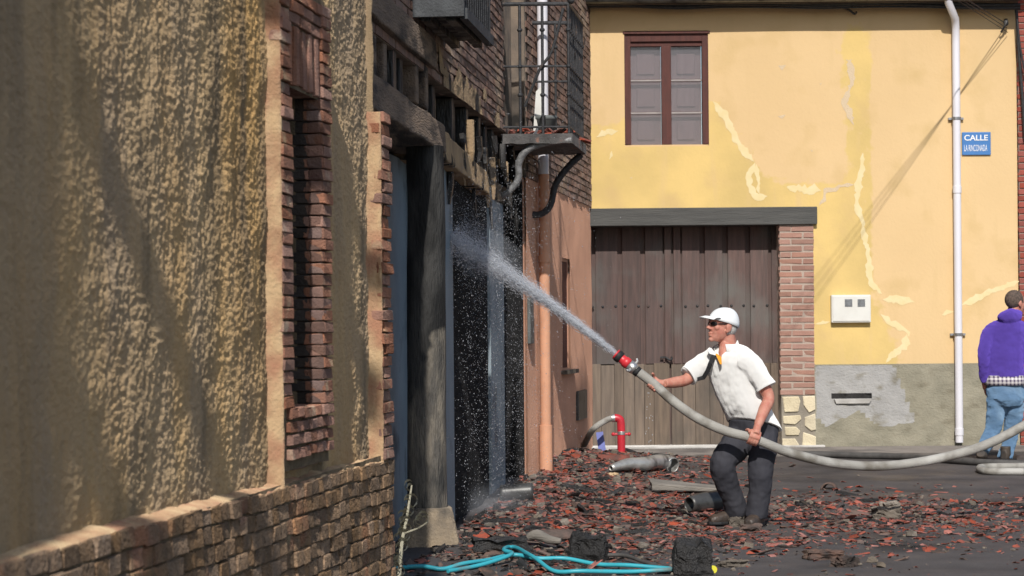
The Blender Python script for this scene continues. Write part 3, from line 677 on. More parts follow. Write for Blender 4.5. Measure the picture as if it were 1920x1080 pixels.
# things left on the balcony floor
pot = MB(); pp = P(1020, 240, 20.6); pp.z = zt
pot.loft([(pp + Vector((0, 0, z)), (r, 0, 0), (0, r, 0)) for z, r in ((0, .085), (.17, .11), (.175, .12), (.205, .12), (.205, .10), (.12, .09))], 18); o = build('flower_pot', pot, 'pot_grey', None, True)
tag(o, 'dark grey flower pot standing on the balcony among broken tiles', 'flower pot')
mb = MB(); p0 = pp + Vector((-.1, -.1, 0)); mb.add([p0 + Vector((0, 0, .02)), p0 + Vector((.09, .03, .0)), p0 + Vector((.11, .05, .5)), p0 + Vector((.03, .02, .42)), p0 + Vector((0, .02, .02)), p0 + Vector((.09, .05, .0)), p0 + Vector((.11, .07, .5)), p0 + Vector((.03, .04, .42))], [(0, 1, 2, 3), (7, 6, 5, 4), (0, 4, 5, 1), (1, 5, 6, 2), (2, 6, 7, 3), (3, 7, 4, 0)])
tag(build('white_board', mb, 'white_box'), 'broken white board leaning on the balcony behind the iron railing', 'board')

# ------------------------------------------------------------------ orange house
h3 = thing('orange_house', 'narrow orange rendered house with painted downpipe beside the burnt boards', 'house', WO.pt(23.4, 0, -.3))
bt = 2.88; st0 = WO.hit(1055, 590)[0]; st1 = WO.hit(1068.5, 590)[0]; sz1 = WO.hit(1060, 490)[1]; sz0 = WO.hit(1060, 690)[1]
mb = WO.grid(20.8, 26.0, -.02, bt, .08, .08, lambda t, z: .006 * nz(t, 0, z, 1.5), lambda t, z: st0 < t < st1 and sz0 < z < sz1); build('render_face', mb, 'orange_paint', h3, True)
mb = MB(); WO.box(mb, 20.8, st0, -.05, bt, -.5, -.02); WO.box(mb, st1, 26, -.05, bt, -.5, -.02); WO.box(mb, st0, st1, -.05, sz0, -.5, -.02); WO.box(mb, st0, st1, sz1, bt, -.5, -.02); WO.box(mb, st0, st1, sz0, sz1, -.5, -.2); build('wall', mb, 'orange_paint', h3)
mb = MB(); WO.box(mb, 20.76, 20.8, -.05, 3.2, -.5, -.03); build('burnt_end', mb, 'charred_panel', h3)
mb = MB(); WO.box(mb, st0 - .15, st1 + .25, sz0 - .06, sz0 - .02, -.05, .06); build('sill', mb, 'post_stone', h3)
mb = MB(); WO.box(mb, st0 + .002, st1 - .002, sz0, sz1, -.19, -.03); build('shutter_or_shade', mb, 'window_wood', h3)  # brown panel darkens the slit; the reveal's shade is put into its colour
mb = MB(); va = WO.hit(1080, 758)[0]; vb = WO.hit(1096, 758)[0]; WO.box(mb, va, vb, WO.hit(1088, 786)[1], WO.hit(1088, 732)[1], -.02, .03); build('meter_hatch', mb, 'dark_metal', h3, False, .005)
mb = MB(); WO.box(mb, 20.8, 26.0, bt, 6.2, -.5, -.002); build('upper_wall', mb, 'sooty_joint', h3)
mbx = MB(); z = bt + .03; c = 0
while z < 6.1:
    t = 20.85 + (.12 if c % 2 else 0)
    while t < 25.98:
        ln = min(.24, 26.0 - t)
        if z < 3.75 and t > 21.6 and ln > .05: brick(h3, WO, t + ln / 2, z, .006, ln - .010, .059, .1, 'sooty_brick', jit=.4)
        else: brick_stuff(mbx, WO, t + ln / 2, z, .01, ln - .012, .055, .1)
        t += .25
    z += .068; c += 1
tag(build('brickwork', mbx, 'sooty_brick', h3), kind='stuff')
dp = WO.hit(1019, 640, .06)[0]
q = lambda z, o=.075: WO.pt(dp, z, o)
mb = MB(); mb.tube([q(6.0), q(2.95)], .05, 12); build('downpipe', mb, 'white_pipe', h3, True)['label'] = 'unpainted pale upper length of downpipe'
mb = MB(); mb.tube([q(2.95), q(.05)], .05, 12); mb.tube([q(.62), q(-.0)], .062, 12); mb.tube([q(2.2), q(2.13)], .058, 12); build('downpipe', mb, 'orange_pipe', h3, True)
mb = MB(); a = WO.hit(1000, 610, .03)[0]; WO.box(mb, 20.83, 21.05, 1.38, 1.8, 0, .03); build('cable_box', mb, 'pot_grey', h3, False, .006)

# ------------------------------------------------------------------ yellow house
KY = 26 / F
h4 = thing('yellow_house', 'two-storey yellow painted house with plank garage gate and patched cracks', 'house', (3.3, 26.3, 0.1))
XR = WY.hit(1908, 400)[0]; gx0, gx1, gz0, gz1 = rect(WY, 1040, 418, 1460, 850)
wx0, wx1, wz0y, wz1y = rect(WY, 1168, 58, 1332, 271)
plz_y = WY.hit(1700, 682)[1]; px0 = WY.hit(1525, 760)[0]
yel = [(1085, 480), (1090, 240), (1165, 230), (1335, 180), (1380, 260), (1440, 340), (1590, 345), (1590, 240), (1575, 60), (1630, 40), (1632, 420), (1640, 560), (1700, 690), (1085, 690)]
def inpoly(x, y, poly):
    r = False; j = len(poly) - 1
    for i in range(len(poly)):
        xi, yi = poly[i]; xj, yj = poly[j]
        if (yi > y) != (yj > y) and x < (xj - xi) * (y - yi) / (yj - yi) + xi: r = not r
        j = i
    return r
YP = [(WY.hit(x, y)) for x, y in yel]
mb = WY.grid(0.3, XR, .1, 6.3, .045, .045, lambda t, z: .006 * nz(t, 1, z, .9),
             lambda t, z: (t < px0 - .02 and z < gz1 + .02) or (wx0 < t < wx1 and wz0y < z < wz1y) or (t > px0 and z < plz_y - .02))
o = build('painted_wall', mb, 'yellow_paint', h4, True)
def soft(v):
    s = 0
    for dx, dz in ((0, 0), (.15, 0), (-.15, 0), (0, .15), (0, -.15), (.07, .07), (-.07, -.07), (.07, -.07), (-.07, .07)):
        s += inpoly(v.x + dx, v.z + dz, YP)
    return s / 9
mask_mesh(o, soft)
mb = MB(); mb.box(.3, gx0, 26.03, 26.7, 0, 6.3); mb.box(gx1 + .08, XR, 26.03, 26.7, 0, wz0y); mb.box(gx0, gx1, 26.03, 26.7, gz1, wz0y)
mb.box(.3, wx0, 26.031, 26.7, wz0y, 6.3); mb.box(wx1, XR, 26.031, 26.7, wz0y, 6.3); mb.box(wx0, wx1, 26.031, 26.7, wz1y, 6.3); build('wall_core', mb, 'yellow_paint', h4)
# stucco plinth
sl = rect(WY, 1562, 738, 1634, 748)
mb = WY.grid(px0 + .0, XR, .05, plz_y, .05, .03, lambda t, z: .018 + .02 * nz(t, 3, z, 3.5, 4) + .012 * nz(t, 8, z, 9), lambda t, z: sl[0] < t < sl[1] and sl[2] < z < sl[3])
o = build('plinth', mb, 'plinth_stucco', h4, True)
GP = [WY.hit(x, y) for x, y in ((1528, 684), (1672, 684), (1690, 720), (1715, 790), (1650, 800), (1610, 770), (1545, 800), (1528, 780))]
mask_mesh(o, lambda v: 1.0 if inpoly(v.x, v.z, GP) else 0.0)
mb = MB(); mb.box(sl[0] - .06, sl[1] + .06, 26.0, 26.05, sl[2] - .04, sl[3] + .06); build('vent_slot', mb, 'charred_wood', h4)
mb = MB(); mb.hexa([(sl[0] + .03, 25.955, sl[2] - .05), (sl[1] - .03, 25.955, sl[2] - .05), (sl[1] - .03, 26.0, sl[2] - .05), (sl[0] + .03, 26.0, sl[2] - .05), (sl[0] + .01, 25.94, sl[2] - .002), (sl[1] - .01, 25.94, sl[2] - .002), (sl[1] - .01, 26.0, sl[2] - .002), (sl[0] + .01, 26.0, sl[2] - .002)]); build('vent_ledge', mb, 'white_sill', h4)
# filled cracks
def ribbon(pts, w, m='filler', name='filled_crack', sd=0):
    P2 = [WY.hit(x, y) for x, y in pts]; d = []
    for i in range(len(P2) - 1):
        n = max(2, int(math.hypot(P2[i + 1][0] - P2[i][0], P2[i + 1][1] - P2[i][1]) / .025))
        for k in range(n): d.append((P2[i][0] + (P2[i + 1][0] - P2[i][0]) * k / n, P2[i][1] + (P2[i + 1][1] - P2[i][1]) * k / n))
    d.append(P2[-1]); mb = MB(); vs = []; ww = w * KY / 2 * 1.08
    for i, (x, z) in enumerate(d):
        a = d[max(i - 2, 0)]; b = d[min(i + 2, len(d) - 1)]; tx, tz = b[0] - a[0], b[1] - a[1]; l = math.hypot(tx, tz) or 1; nx_, nz_ = -tz / l, tx / l
        x += .02 * nz(x, sd, z, 6); z += .02 * nz(z, sd, x, 6)
        e = min(1, i / 3, (len(d) - 1 - i) / 3)
        l1 = ww * (1 + 1.0 * nz(x, sd, z, 9) + .5 * nz(x, sd, z, 31)) * e; l2 = ww * (1 + 1.0 * nz(x, sd + 4, z, 9) + .5 * nz(x, sd + 4, z, 31)) * e; yb = 25.9975 + .006 * nz(x, 1, z, .9) * -1
        for f, dy in ((-1, 0), (-.6, 0), (.6, 0), (1, 0)):
            k = l1 if f < 0 else l2
            vs.append((x + nx_ * k * f, yb + dy, z + nz_ * k * f))
    fs = []
    for i in range(len(d) - 1):
        for k in range(3): fs.append((i * 4 + k + 1, i * 4 + k, i * 4 + k + 4, i * 4 + k + 5))
    mb.add(vs, fs); build(name, mb, m, h4, True)
ribbon([(1337, 190), (1365, 228), (1388, 275), (1415, 305)], 11, sd=1); ribbon([(1415, 305), (1403, 340), (1415, 372), (1440, 368)], 12, sd=2); ribbon([(1418, 305), (1425, 365)], 7, sd=3)
ribbon([(1475, 350), (1505, 355), (1540, 357)], 15, sd=4); ribbon([(1535, 384), (1550, 360), (1575, 350), (1602, 345)], 7, 'filler_pink', sd=5)
ribbon([(1592, 112), (1596, 150), (1585, 195), (1600, 235)], 10, 'filler_pink', sd=6); ribbon([(1618, 285), (1612, 330), (1608, 380), (1618, 430), (1628, 480), (1632, 530), (1655, 552)], 9, sd=7)
ribbon([(1650, 562), (1680, 560), (1715, 567)], 11, sd=8); ribbon([(1650, 588), (1670, 605), (1700, 620), (1704, 632)], 10, sd=9); ribbon([(1702, 625), (1692, 652), (1660, 680)], 13, sd=10)
ribbon([(1765, 590), (1790, 585)], 9, sd=11); ribbon([(1800, 572), (1840, 555), (1880, 538), (1912, 526)], 9, sd=12); ribbon([(1530, 606), (1556, 602)], 8, sd=13)
ribbon([(1118, 258), (1140, 247), (1160, 245)], 9, sd=14); ribbon([(1140, 300), (1148, 282)], 10, sd=15)
for x, y, w in ((1468, 122, 18), (1467, 216, 14), (1592, 112, 16), (1522, 278, 5), (1537, 155, 4), (1185, 332, 5), (1265, 388, 4)): ribbon([(x - w / 2, y), (x, y + 3), (x + w / 2, y)], w * .7, 'filler_pink', 'chipped_paint', x)
# window
def quad_frame(x0, x1, z0, z1, y0, y1, w, name, m, parent, wb=None):
    wb = w if wb is None else wb; mb = MB()
    mb.box(x0, x0 + w, y0, y1, z0, z1); mb.box(x1 - w, x1, y0, y1, z0, z1); mb.box(x0 + w, x1 - w, y0 + .001, y1, z1 - w, z1)
    if wb: mb.box(x0 + w, x1 - w, y0 + .001, y1, z0, z0 + wb)
    return build(name, mb, m, parent, False, .003)
win = bpy.data.objects.new('window', None); col.objects.link(win); win.parent = h4; win.matrix_parent_inverse = Matrix.Translation(-h4.location)
quad_frame(wx0 + .004, wx1 - .004, wz0y + .004, wz1y - .03, 26.02, 26.14, .085, 'frame', 'window_wood', win, .0)
mb = MB(); mb.box(wx0 + .003, wx1 - .003, 25.99, 26.15, wz1y - .03, wz1y - .004); build('window_head', mb, 'window_wood', win)
cx = (wx0 + wx1) / 2; hw = .055; tz = wz1y - .165
mb = MB(); mb.box(cx - hw, cx + hw, 26.045, 26.13, wz0y + .005, tz); build('mullion', mb, 'window_wood', win, False, .006)
mb = MB(); mb.box(wx0 + .09, wx1 - .09, 26.05, 26.12, tz, tz + .05); build('top_rail', mb, 'window_wood', win)
rows = [(wz0y + .005 + (tz - wz0y) * a, wz0y + (tz - wz0y) * b) for a, b in ((0, .315), (.335, .645), (.665, .995))]
for a, b in ((wx0 + .092, cx - hw), (cx + hw, wx1 - .092)):
    mb = MB(); mb.box(a, b, 26.17, 26.20, wz0y + .005, tz + .03); build('shutter_or_shade', mb, 'shutter_wood', win)
    for z0, z1 in rows:
        mb = MB(); mb.box(a + .07, b - .07, 26.145, 26.17, z0 + .06, z1 - .07); build('shutter_panel', mb, 'shutter_wood', win, False, .01)
        mb = MB(); mb.box(a + .004, b - .004, 26.095, 26.099, z0, z1); build('pane', mb, 'dusty_glass', win)
    for z in (rows[0][1] + .008, rows[1][1] + .008):
        mb = MB(); mb.box(a, b, 26.075, 26.11, z - .004, z + .012); build('glazing_bar', mb, 'glazing_bar', win)
# gate
gate = bpy.data.objects.new('garage_gate', None); col.objects.link(gate); gate.parent = h4; gate.matrix_parent_inverse = Matrix.Translation(-h4.location)
WG = Wall((0, 26.3), (1, 0)); zm = WG.hit(1280, 682)[1]; zbm = .15
bd = [(1040, 1074), (1082, 1110), (1117, 1158), (1167, 1201), (1210, 1243), (1279, 1312), (1322, 1355), (1365, 1398), (1407, 1441), (1447, 1468)]
gx = lambda p: WG.hit(p, 560)[0]
mb = MB(); mb.box(gx0, gx1 + .02, 26.325, 26.36, zbm, gz1); build('backing', mb, 'gate_wood', gate)
for a, b in bd:
    mb = MB(); mb.box(gx(a), gx(b), 26.285, 26.325, zm, gz1 - .002); build('plank', mb, 'gate_wood', gate, False, .006)
mb = MB(); mb.box(gx(1246), gx(1259), 26.27, 26.325, zm, gz1 - .002); build('plank', mb, 'gate_wood', gate, False, .006)
mb = MB(); mb.box(gx(1263), gx(1276), 26.275, 26.325, zm, gz1 - .002); build('plank', mb, 'gate_wood', gate, False, .006)
x = 1043
while x < 1466:
    w = random.uniform(17, 27)
    if abs(x + w - 1254) < 14: w = 1254 - x
    if x < 1254 < x + w: w = 1254 - x
    g = 3 if abs(x - 1254) < 1 else 0
    xe = min(x + w, 1468); mb = MB(); mb.box(gx(x + g) + .0015, gx(xe) - .0015, 26.262 + random.uniform(-.004, .004), 26.325, zbm + .01, zm + random.uniform(-.012, .012)); build('plank', mb, 'gate_low', gate, False, .003); x += w
zs = WG.hit(1280, 574)[1]
for p in (1047, 1068, 1087, 1105, 1111, 1130, 1154, 1172, 1197, 1215, 1239, 1285, 1307, 1327, 1351, 1371, 1394, 1413, 1438):
    mb = MB(); mb.ball((gx(p), 26.283, zs + random.uniform(-.006, .006)), .016, .012, .016, 8, 6); build('stud', mb, 'iron', gate, True)
mb = MB(); hz = WG.hit(1247, 672); mb.tube([(hz[0] - .06, 26.24, hz[1] + .01), (hz[0], 26.235, hz[1] + .012), (hz[0] + .02, 26.22, hz[1]), (hz[0] + .05, 26.22, hz[1] - .018), (hz[0] + .075, 26.235, hz[1]), (hz[0] + .07, 26.26, hz[1] + .012)], .012, 8, 3); build('handle', mb, 'iron', gate, True)
lx0, lx1, lz0, lz1 = rect(WY, 1040, 390, 1531, 423)
mb = MB(); mb.box(.6, lx1, 25.93, 26.29, lz0, lz1); o = build('lintel', mb, 'grey_lintel', h4, False, .008)
mb = MB(); mb.box(gx0, gx1 + .5, 25.9, 26.33, .05, .185); build('gate_sill', mb, 'white_sill', h4, False, .006)
# brick pier with a crazy-paved foot
pier = bpy.data.objects.new('brick_pier', None); col.objects.link(pier); pier.parent = h4; pier.matrix_parent_inverse = Matrix.Translation(-h4.location)
qx0, qx1, qz0, qz1 = rect(WY, 1462, 424, 1526, 741); qz1 = lz0
mb = MB(); mb.box(qx0 + .004, qx1 - .004, 25.975, 26.35, qz0, qz1 - .002); build('mortar', mb, 'pale_joint', pier)
z = qz0 + .035; i = 0
while z < qz1 - .03:
    cut = qx0 + (qx1 - qx0) * (.34 if i % 2 else .67)
    for a, b in ((qx0, cut - .006), (cut + .006, qx1)): brick(pier, WY, (a + b) / 2, z, .031, b - a, .054, .08, 'pink_brick', jit=.3)
    brick(pier, Wall((qx0, 26), (0, 1)), .12, z, .006, .2, .058, .05, 'pink_brick', jit=.3) if False else None
    z += .0735; i += 1
fx0, fx1, fz0, fz1 = rect(WY, 1465, 741, 1527, 850)
mb = MB(); mb.box(fx0, fx1, 25.965, 26.35, .1, qz0 - .002); build('foot_mortar', mb, 'grey_mortar', pier)
stones = [[(1466, 744), (1497, 743), (1500, 752), (1496, 772), (1470, 773)], [(1504, 743), (1527, 742), (1528, 768), (1516, 774), (1506, 760)], [(1467, 780), (1500, 778), (1502, 786), (1490, 796), (1468, 794)],
          [(1470, 800), (1492, 800), (1500, 808), (1497, 816), (1472, 816)], [(1508, 782), (1528, 775), (1529, 806), (1520, 808), (1508, 798)], [(1466, 822), (1490, 822), (1498, 834), (1496, 850), (1466, 852)], [(1505, 810), (1518, 814), (1529, 818), (1529, 850), (1502, 851)]]
for s in stones:
    mb = MB(); P2 = [WY.hit(x, y) for x, y in s]; n = len(P2); mx = sum(p[0] for p in P2) / n; mz = sum(p[1] for p in P2) / n
    vs = [(x, 25.968, z) for x, z in P2] + [(mx + (x - mx) * .96, 25.945, mz + (z - mz) * .96) for x, z in P2]
    mb.add(vs, [tuple(range(n, 2 * n))[::-1] if False else tuple(range(n, 2 * n))] + [(i, (i + 1) % n, n + (i + 1) % n, n + i) for i in range(n)]); build('stone', mb, 'cream_stone', pier, False, .008)
# eave
ez = WY.hit(1500, 12)[1]
mb = MB(); mb.box(.4, XR - .02, 25.72, 26.02, ez, ez + .05); build('soffit', mb, 'soffit', h4)
mb = MB(); mb.tube([(.4, 25.66, ez + .07), (XR, 25.66, ez + .07)], .07, 10); build('gutter', mb, 'dark_metal', h4, True)
mb = MB()
for k in range(30): x = .5 + k * .18; mb.loft([((x, 25.7, ez + .15), (.09, 0, 0), (0, 0, .05)), ((x, 29, ez + 1.3), (.09, 0, 0), (0, 0, .05))], 8)
build('roof', mb, 'roof_tile', h4, True)
# meter box
mx0, mx1, mz0, mz1 = rect(WY, 1557, 553, 1631, 605)
mbx_ = bpy.data.objects.new('meter_box', None); col.objects.link(mbx_); mbx_.parent = h4; mbx_.matrix_parent_inverse = Matrix.Translation(-h4.location)
mb = MB(); mb.box(mx0, mx1, 25.92, 26.01, mz0, mz1); build('case', mb, 'white_box', mbx_, False, .01)
mb = MB(); mb.box(mx0 + .016, mx1 - .016, 25.912, 25.92, mz0 + .016, mz1 - .016); build('lid', mb, 'white_box', mbx_, False, .004)
for a in (1584, 1608):
    r = rect(WY, a, 561, a + 14, 575, .09); mb = MB(); mb.box(r[0], r[1], 25.908, 25.914, r[2], r[3]); build('glass', mb, 'meter_glass', mbx_)
# white downpipe
ptop = WY.hit(1792, 60, .07); pbot = WY.hit(1799, 838, .07)
dpx = (ptop[0] + pbot[0]) / 2
mb = MB(); g0 = WY.hit(1778, -6, .3)
mb.tube([(g0[0] - .02, 25.66, ez + .1), (g0[0], 25.68, ez - .02), (dpx - .02, 25.86, ez - .17), (dpx, 25.93, ez - .28), (dpx, 25.93, ez - .45), (dpx, 25.93, .2)], .044, 14); o = build('downpipe', mb, 'white_pipe', h4, True)
for yy in (222, 627):
    z = WY.hit(1796, yy, .07)[1]; mb = MB(); mb.tube([(dpx, 25.93, z - .015), (dpx, 25.93, z + .015)], .052, 12); mb.box(dpx - .085, dpx + .085, 25.955, 26.0, z - .012, z + .012); build('pipe_clip', mb, 'galvanised', h4)
for z in (.28, 3.0): 
    mb = MB(); mb.tube([(dpx, 25.93, z), (dpx, 25.93, z + .08)], .05, 12); build('pipe_socket', mb, 'white_pipe', h4, True)
# street name plate
sx0, sx1, sz0_, sz1_ = rect(WY, 1803, 248, 1857, 291)
sg = thing('street_sign', 'blue street name plate reading CALLE LA RINCONADA on yellow wall', 'street sign', ((sx0 + sx1) / 2, 25.98, sz0_))
mb = MB(); mb.box(sx0, sx1, 25.975, 25.99, sz0_, sz1_); build('plate', mb, 'sign_blue', sg, False, .006)
def text(body, cx_, cz_, w, h, parent, y=25.972):
    c = bpy.data.curves.new('lettering', 'FONT'); c.body = body; c.align_x = 'CENTER'; c.align_y = 'CENTER'; c.extrude = .0008; c.offset = .0 if len(body) > 6 else .02
    o = bpy.data.objects.new('lettering', c); col.objects.link(o); c.materials.append(MATS['sign_white']); bpy.context.view_layer.update()
    d = o.dimensions; k = (w / d.x, h / d.y, 1)
    me = bpy.data.meshes.new_from_object(o); bpy.data.objects.remove(o)
    o = bpy.data.objects.new('lettering', me); col.objects.link(o)
    o.scale = k; o.rotation_euler = (R(90), 0, 0); o.location = (cx_, y, cz_); o.parent = parent; o.matrix_parent_inverse = Matrix.Translation(-Vector(parent.location)); return o
sw = sx1 - sx0; sh = sz1_ - sz0_
text('CALLE', (sx0 + sx1) / 2 - .005, sz0_ + sh * .74, sw * .82, sh * .25, sg); text('LA RINCONADA', (sx0 + sx1) / 2 - .01, sz0_ + sh * .29, sw * .80, sh * .28, sg)
# red brick house at the right-hand edge
h5 = thing('red_brick_house', 'red brick house front with hanging black cables beyond the yellow wall', 'house', (XR + 1.5, 26.2, .1))
mb = MB(); mb.box(XR + .012, 11, 25.972, 26.8, 0, 6.6); build('wall', mb, 'red_joint', h5)
mbx = MB(); z = .12; i = 0
while z < 6.5:
    x = XR + .012 - (.12 if i % 2 else 0)
    while x < 11:
        a, b = max(x, XR + .012), min(x + .24, 11)
        if b - a > .03:
            if a < XR + .5 and z < 5.3: brick(h5, WY, (a + b) / 2, z + .03, .04, b - a - .0, .057, .1, 'red_brick', jit=.3)
            else: brick_stuff(mbx, WY, (a + b) / 2, z + .03, .04, b - a, .057, .1)
        x += .252
    z += .0715; i += 1
tag(build('brickwork', mbx, 'red_brick', h5), kind='stuff')
# cables
def cable(pts, r, label, name='cable', group=None, sub=6):
    mb = MB(); mb.tube(pts, r, 6, sub); return tag(build(name, mb, 'cable', None, True), label, 'cable', group)
for k, (y0, r) in enumerate(((4, .022), (9, .016), (13, .012))):
    cable([P(x, y0 + 3 * nz(x * .01, k, 0, .6) + (4 if x % 300 < 120 else 0), 25.78 + .01 * k) for x in range(1085, 1916, 92)], r, ('thick black cable running highest along the eave of the yellow house', 'medium black cable running between two others along the yellow eave', 'thin black cable running lowest along the eave of the yellow house')[k], 'eave_cable', 'cables under the eave of the yellow house')
cable([P(1560, 10, 25.85), P(1590, 18, 25.9), P(1602, 26, 25.92), P(1606, 22, 25.9)], .012, 'short loose black cable end dangling from the eave', 'cable_end')
aw = P(1886, 44, 25.95)
for k in range(3):
    s = Vector((-.535 - .02 * k, -1, .12)); e = aw + s * 10.6; e.x = max(e.x, WA.pt(e.y, 0, 0).x - .05)
    cable([aw + Vector((.01 * k, 0, -.05 * k)), aw + s * 2.6 + Vector((0, 0, -.12)), aw + s * 5.3 + Vector((0, 0, -.16)), aw + s * 8 + Vector((0, 0, -.1)), e], .005 - .0007 * k, 'black overhead cable strung from the yellow wall across the street', 'overhead_cable', 'overhead cables over the street')
mb = MB(); mb.tube([aw + Vector((0, .05, .05)), aw + Vector((0, -.06, .03)), aw + Vector((-.03, -.07, -.04)), aw + Vector((-.06, -.02, -.1))], .012, 6, 4); mb.ball(aw + Vector((-.01, -.05, .0)), .03, .03, .04, 8, 6); tag(build('cable_anchor', mb, 'dark_metal', None, True), 'small metal cable anchor with loops high on the yellow wall', 'anchor')
cable([P(1905, -6, 25.9), P(1908, 60, 25.9), P(1912, 120, 25.9), P(1917, 180, 25.9), P(1922, 260, 25.9)], .018, 'thick black cable hanging down the red brick front', 'hanging_cable')
cable([P(1898, -6, 25.88), P(1906, 30, 25.88), P(1913, 90, 25.88), P(1925, 150, 25.88)], .012, 'thin black cable hanging down the red brick front', 'hanging_cable')
# ------------------------------------------------------------------ people
def limb(mb, pts, rs, n=12, sub=4): mb.tube(pts, rs, n, sub)
V = Vector
UP = V((0, 0, 1))
def head(mb, c, f, up, s=1.0):
    """skull, jaw, nose, brow, lips and ears round the head centre c, looking along f"""
    f = f.normalized(); r = f.cross(up).normalized(); up = r.cross(f).normalized(); B = (f, r, up)
    q = lambda a, b, d: c + f * a * s + r * b * s + up * d * s
    mb.ball(q(-.012, 0, .03), .098 * s, .077 * s, .095 * s, 20, 14, B)
    mb.ball(q(.02, 0, -.03), .075 * s, .064 * s, .085 * s, 18, 12, B)
    mb.loft([(q(-.01, 0, .0), f * .085 * s, r * .066 * s), (q(.012, 0, -.05), f * .078 * s, r * .060 * s), (q(.03, 0, -.088), f * .060 * s, r * .046 * s), (q(.045, 0, -.112), f * .036 * s, r * .028 * s)], 18)
    mb.ball(q(.078, 0, -.103), .020 * s, .022 * s, .017 * s, 10, 8, B)                       # chin
    mb.ball(q(.078, 0, .028), .020 * s, .055 * s, .014 * s, 12, 8, B)                        # brow
    mb.loft([(q(.088, 0, .018), f * .010 * s, r * .010 * s), (q(.104, 0, -.010), f * .013 * s, r * .012 * s), (q(.112, 0, -.026), f * .015 * s, r * .016 * s), (q(.094, 0, -.036), f * .016 * s, r * .013 * s)], 10)
    for sd in (-1, 1):
        mb.ball(q(.100, .012 * sd, -.028), .012 * s, .009 * s, .008 * s, 8, 6, B)
        mb.ball(q(.062, .040 * sd, -.018), .022 * s, .022 * s, .022 * s, 10, 8, B)           # cheek
        mb.ball(q(-.012, .078 * sd, -.008), .024 * s, .010 * s, .034 * s, 10, 8, B)          # ear
        mb.ball(q(-.002, .074 * sd, -.036), .012 * s, .009 * s, .014 * s, 8, 6, B)
    mb.ball(q(.093, 0, -.060), .012 * s, .024 * s, .007 * s, 10, 6, B)                       # lips
    mb.ball(q(.090, 0, -.076), .012 * s, .021 * s, .008 * s, 10, 6, B)
def grip(mb, c, t, e, rad, a_palm, sgn, wrist, order=1, spread=.0205):
    """hand closed round a tube: axis t through c, palm at angle a_palm (from e), fingers curl in direction sgn"""
    t = t.normalized(); e = (e - t * e.dot(t)).normalized(); g = t.cross(e).normalized()
    pt = lambda ang, along, rr: c + t * along + (e * math.cos(ang) + g * math.sin(ang)) * rr
    for i, ln in enumerate((2.25, 2.45, 2.35, 2.0)):
        al = (1.5 - i) * spread * order; a0 = a_palm + sgn * .35
        pts = [pt(a0 + sgn * ln * k / 6, al, rad + .012 - .001 * k) for k in range(7)]
        mb.tube(pts, [.0105, .0105, .0108, .0095, .0098, .0088, .0070], 8, 2)
    pts = [pt(a_palm - sgn * (.2 + 1.5 * k / 5), (2.0 - .3 * k * 0 + .25 * k) * spread * order, rad + .013) for k in range(6)]
    mb.tube(pts, [.015, .0145, .012, .0118, .0108, .0082], 8, 2)                             # thumb
    pl = []
    for k in range(6):                                                                       # palm, curved on the tube
        al = (-2.0 + 4.0 * k / 5) * spread
        pl.append((pt(a_palm - sgn * .12, al, rad + .016), (pt(a_palm + 1.57, 0, 1) - c) * .036, (pt(a_palm, 0, 1) - c) * .0155))
    mb.loft(pl, 12)
    m = pt(a_palm - sgn * .05, 0, rad + .022)
    d = (wrist - m)
    mb.tube([m, m + d * .35, wrist], [.030, .031, .028], 12, 4)

Y0 = 17.5
p1 = thing('person', 'man in white cap and white polo shirt aiming a fire hose', 'person', (P(1385, 985, Y0).x, Y0, G(1.7, Y0)))
S = lambda x, y, d=0.0: P(x, y, Y0 + d)
fx = V((-.75, -.66, 0)).normalized(); rx = fx.cross(UP).normalized()
# fire hose path, held at two points
hp = [(1188, 691, -.12), (1226, 720, -.14), (1262, 752, -.18), (1308, 784, -.26), (1360, 808, -.33), (1412, 822, -.36), (1478, 848, -.30), (1560, 868, -.15), (1640, 874, 0), (1720, 867, .1), (1800, 850, .15), (1860, 829, .18), (1925, 795, .2), (2010, 745, .2), (2120, 660, .1)]
HOSE = [S(*q) for q in hp]
def tangent(i): return (HOSE[i + 1] - HOSE[i - 1]).normalized()
body = MB()
hc = S(1354, 611, -.02); hf = V((-.90, -.42, .10)).normalized(); hup = (UP + V((.06, 0, 0))).normalized()
head(body, hc, hf, hup, 1.08)
limb(body, [S(1366, 668, .02), S(1364, 645, .01), S(1360, 622, 0)], [.080, .068, .066], 14)
limb(body, [S(1362, 648, -.02), S(1357, 663, -.05), S(1354.5, 677, -.085)], [.055, .042, .022], 12)
elR = S(1287, 712, .02); wrR = S(1246, 719, -.10)
limb(body, [S(1325, 678, .13), S(1303, 697, .08), elR, S(1265, 717, -.04), wrR], [.058, .050, .044, .043, .031], 14)
elL = S(1441, 746, -.22); wrL = S(1421, 797, -.35)
limb(body, [S(1405, 682, -.17), S(1427, 716, -.2), elL, S(1433, 768, -.28), wrL], [.060, .052, .046, .045, .032], 14)
cR = S(1228, 720, -.143); cL = S(1412, 822, -.36)
grip(body, cR, tangent(1), V((0, 1, 0)), .037, .15, -1, wrR, -1)
grip(body, cL, tangent(5), V((0, -1, 0)), .037, -.55, 1, wrL, -1)
o = build('body', body, 'skin_light', p1, True); remesh(o, .0045, 3)
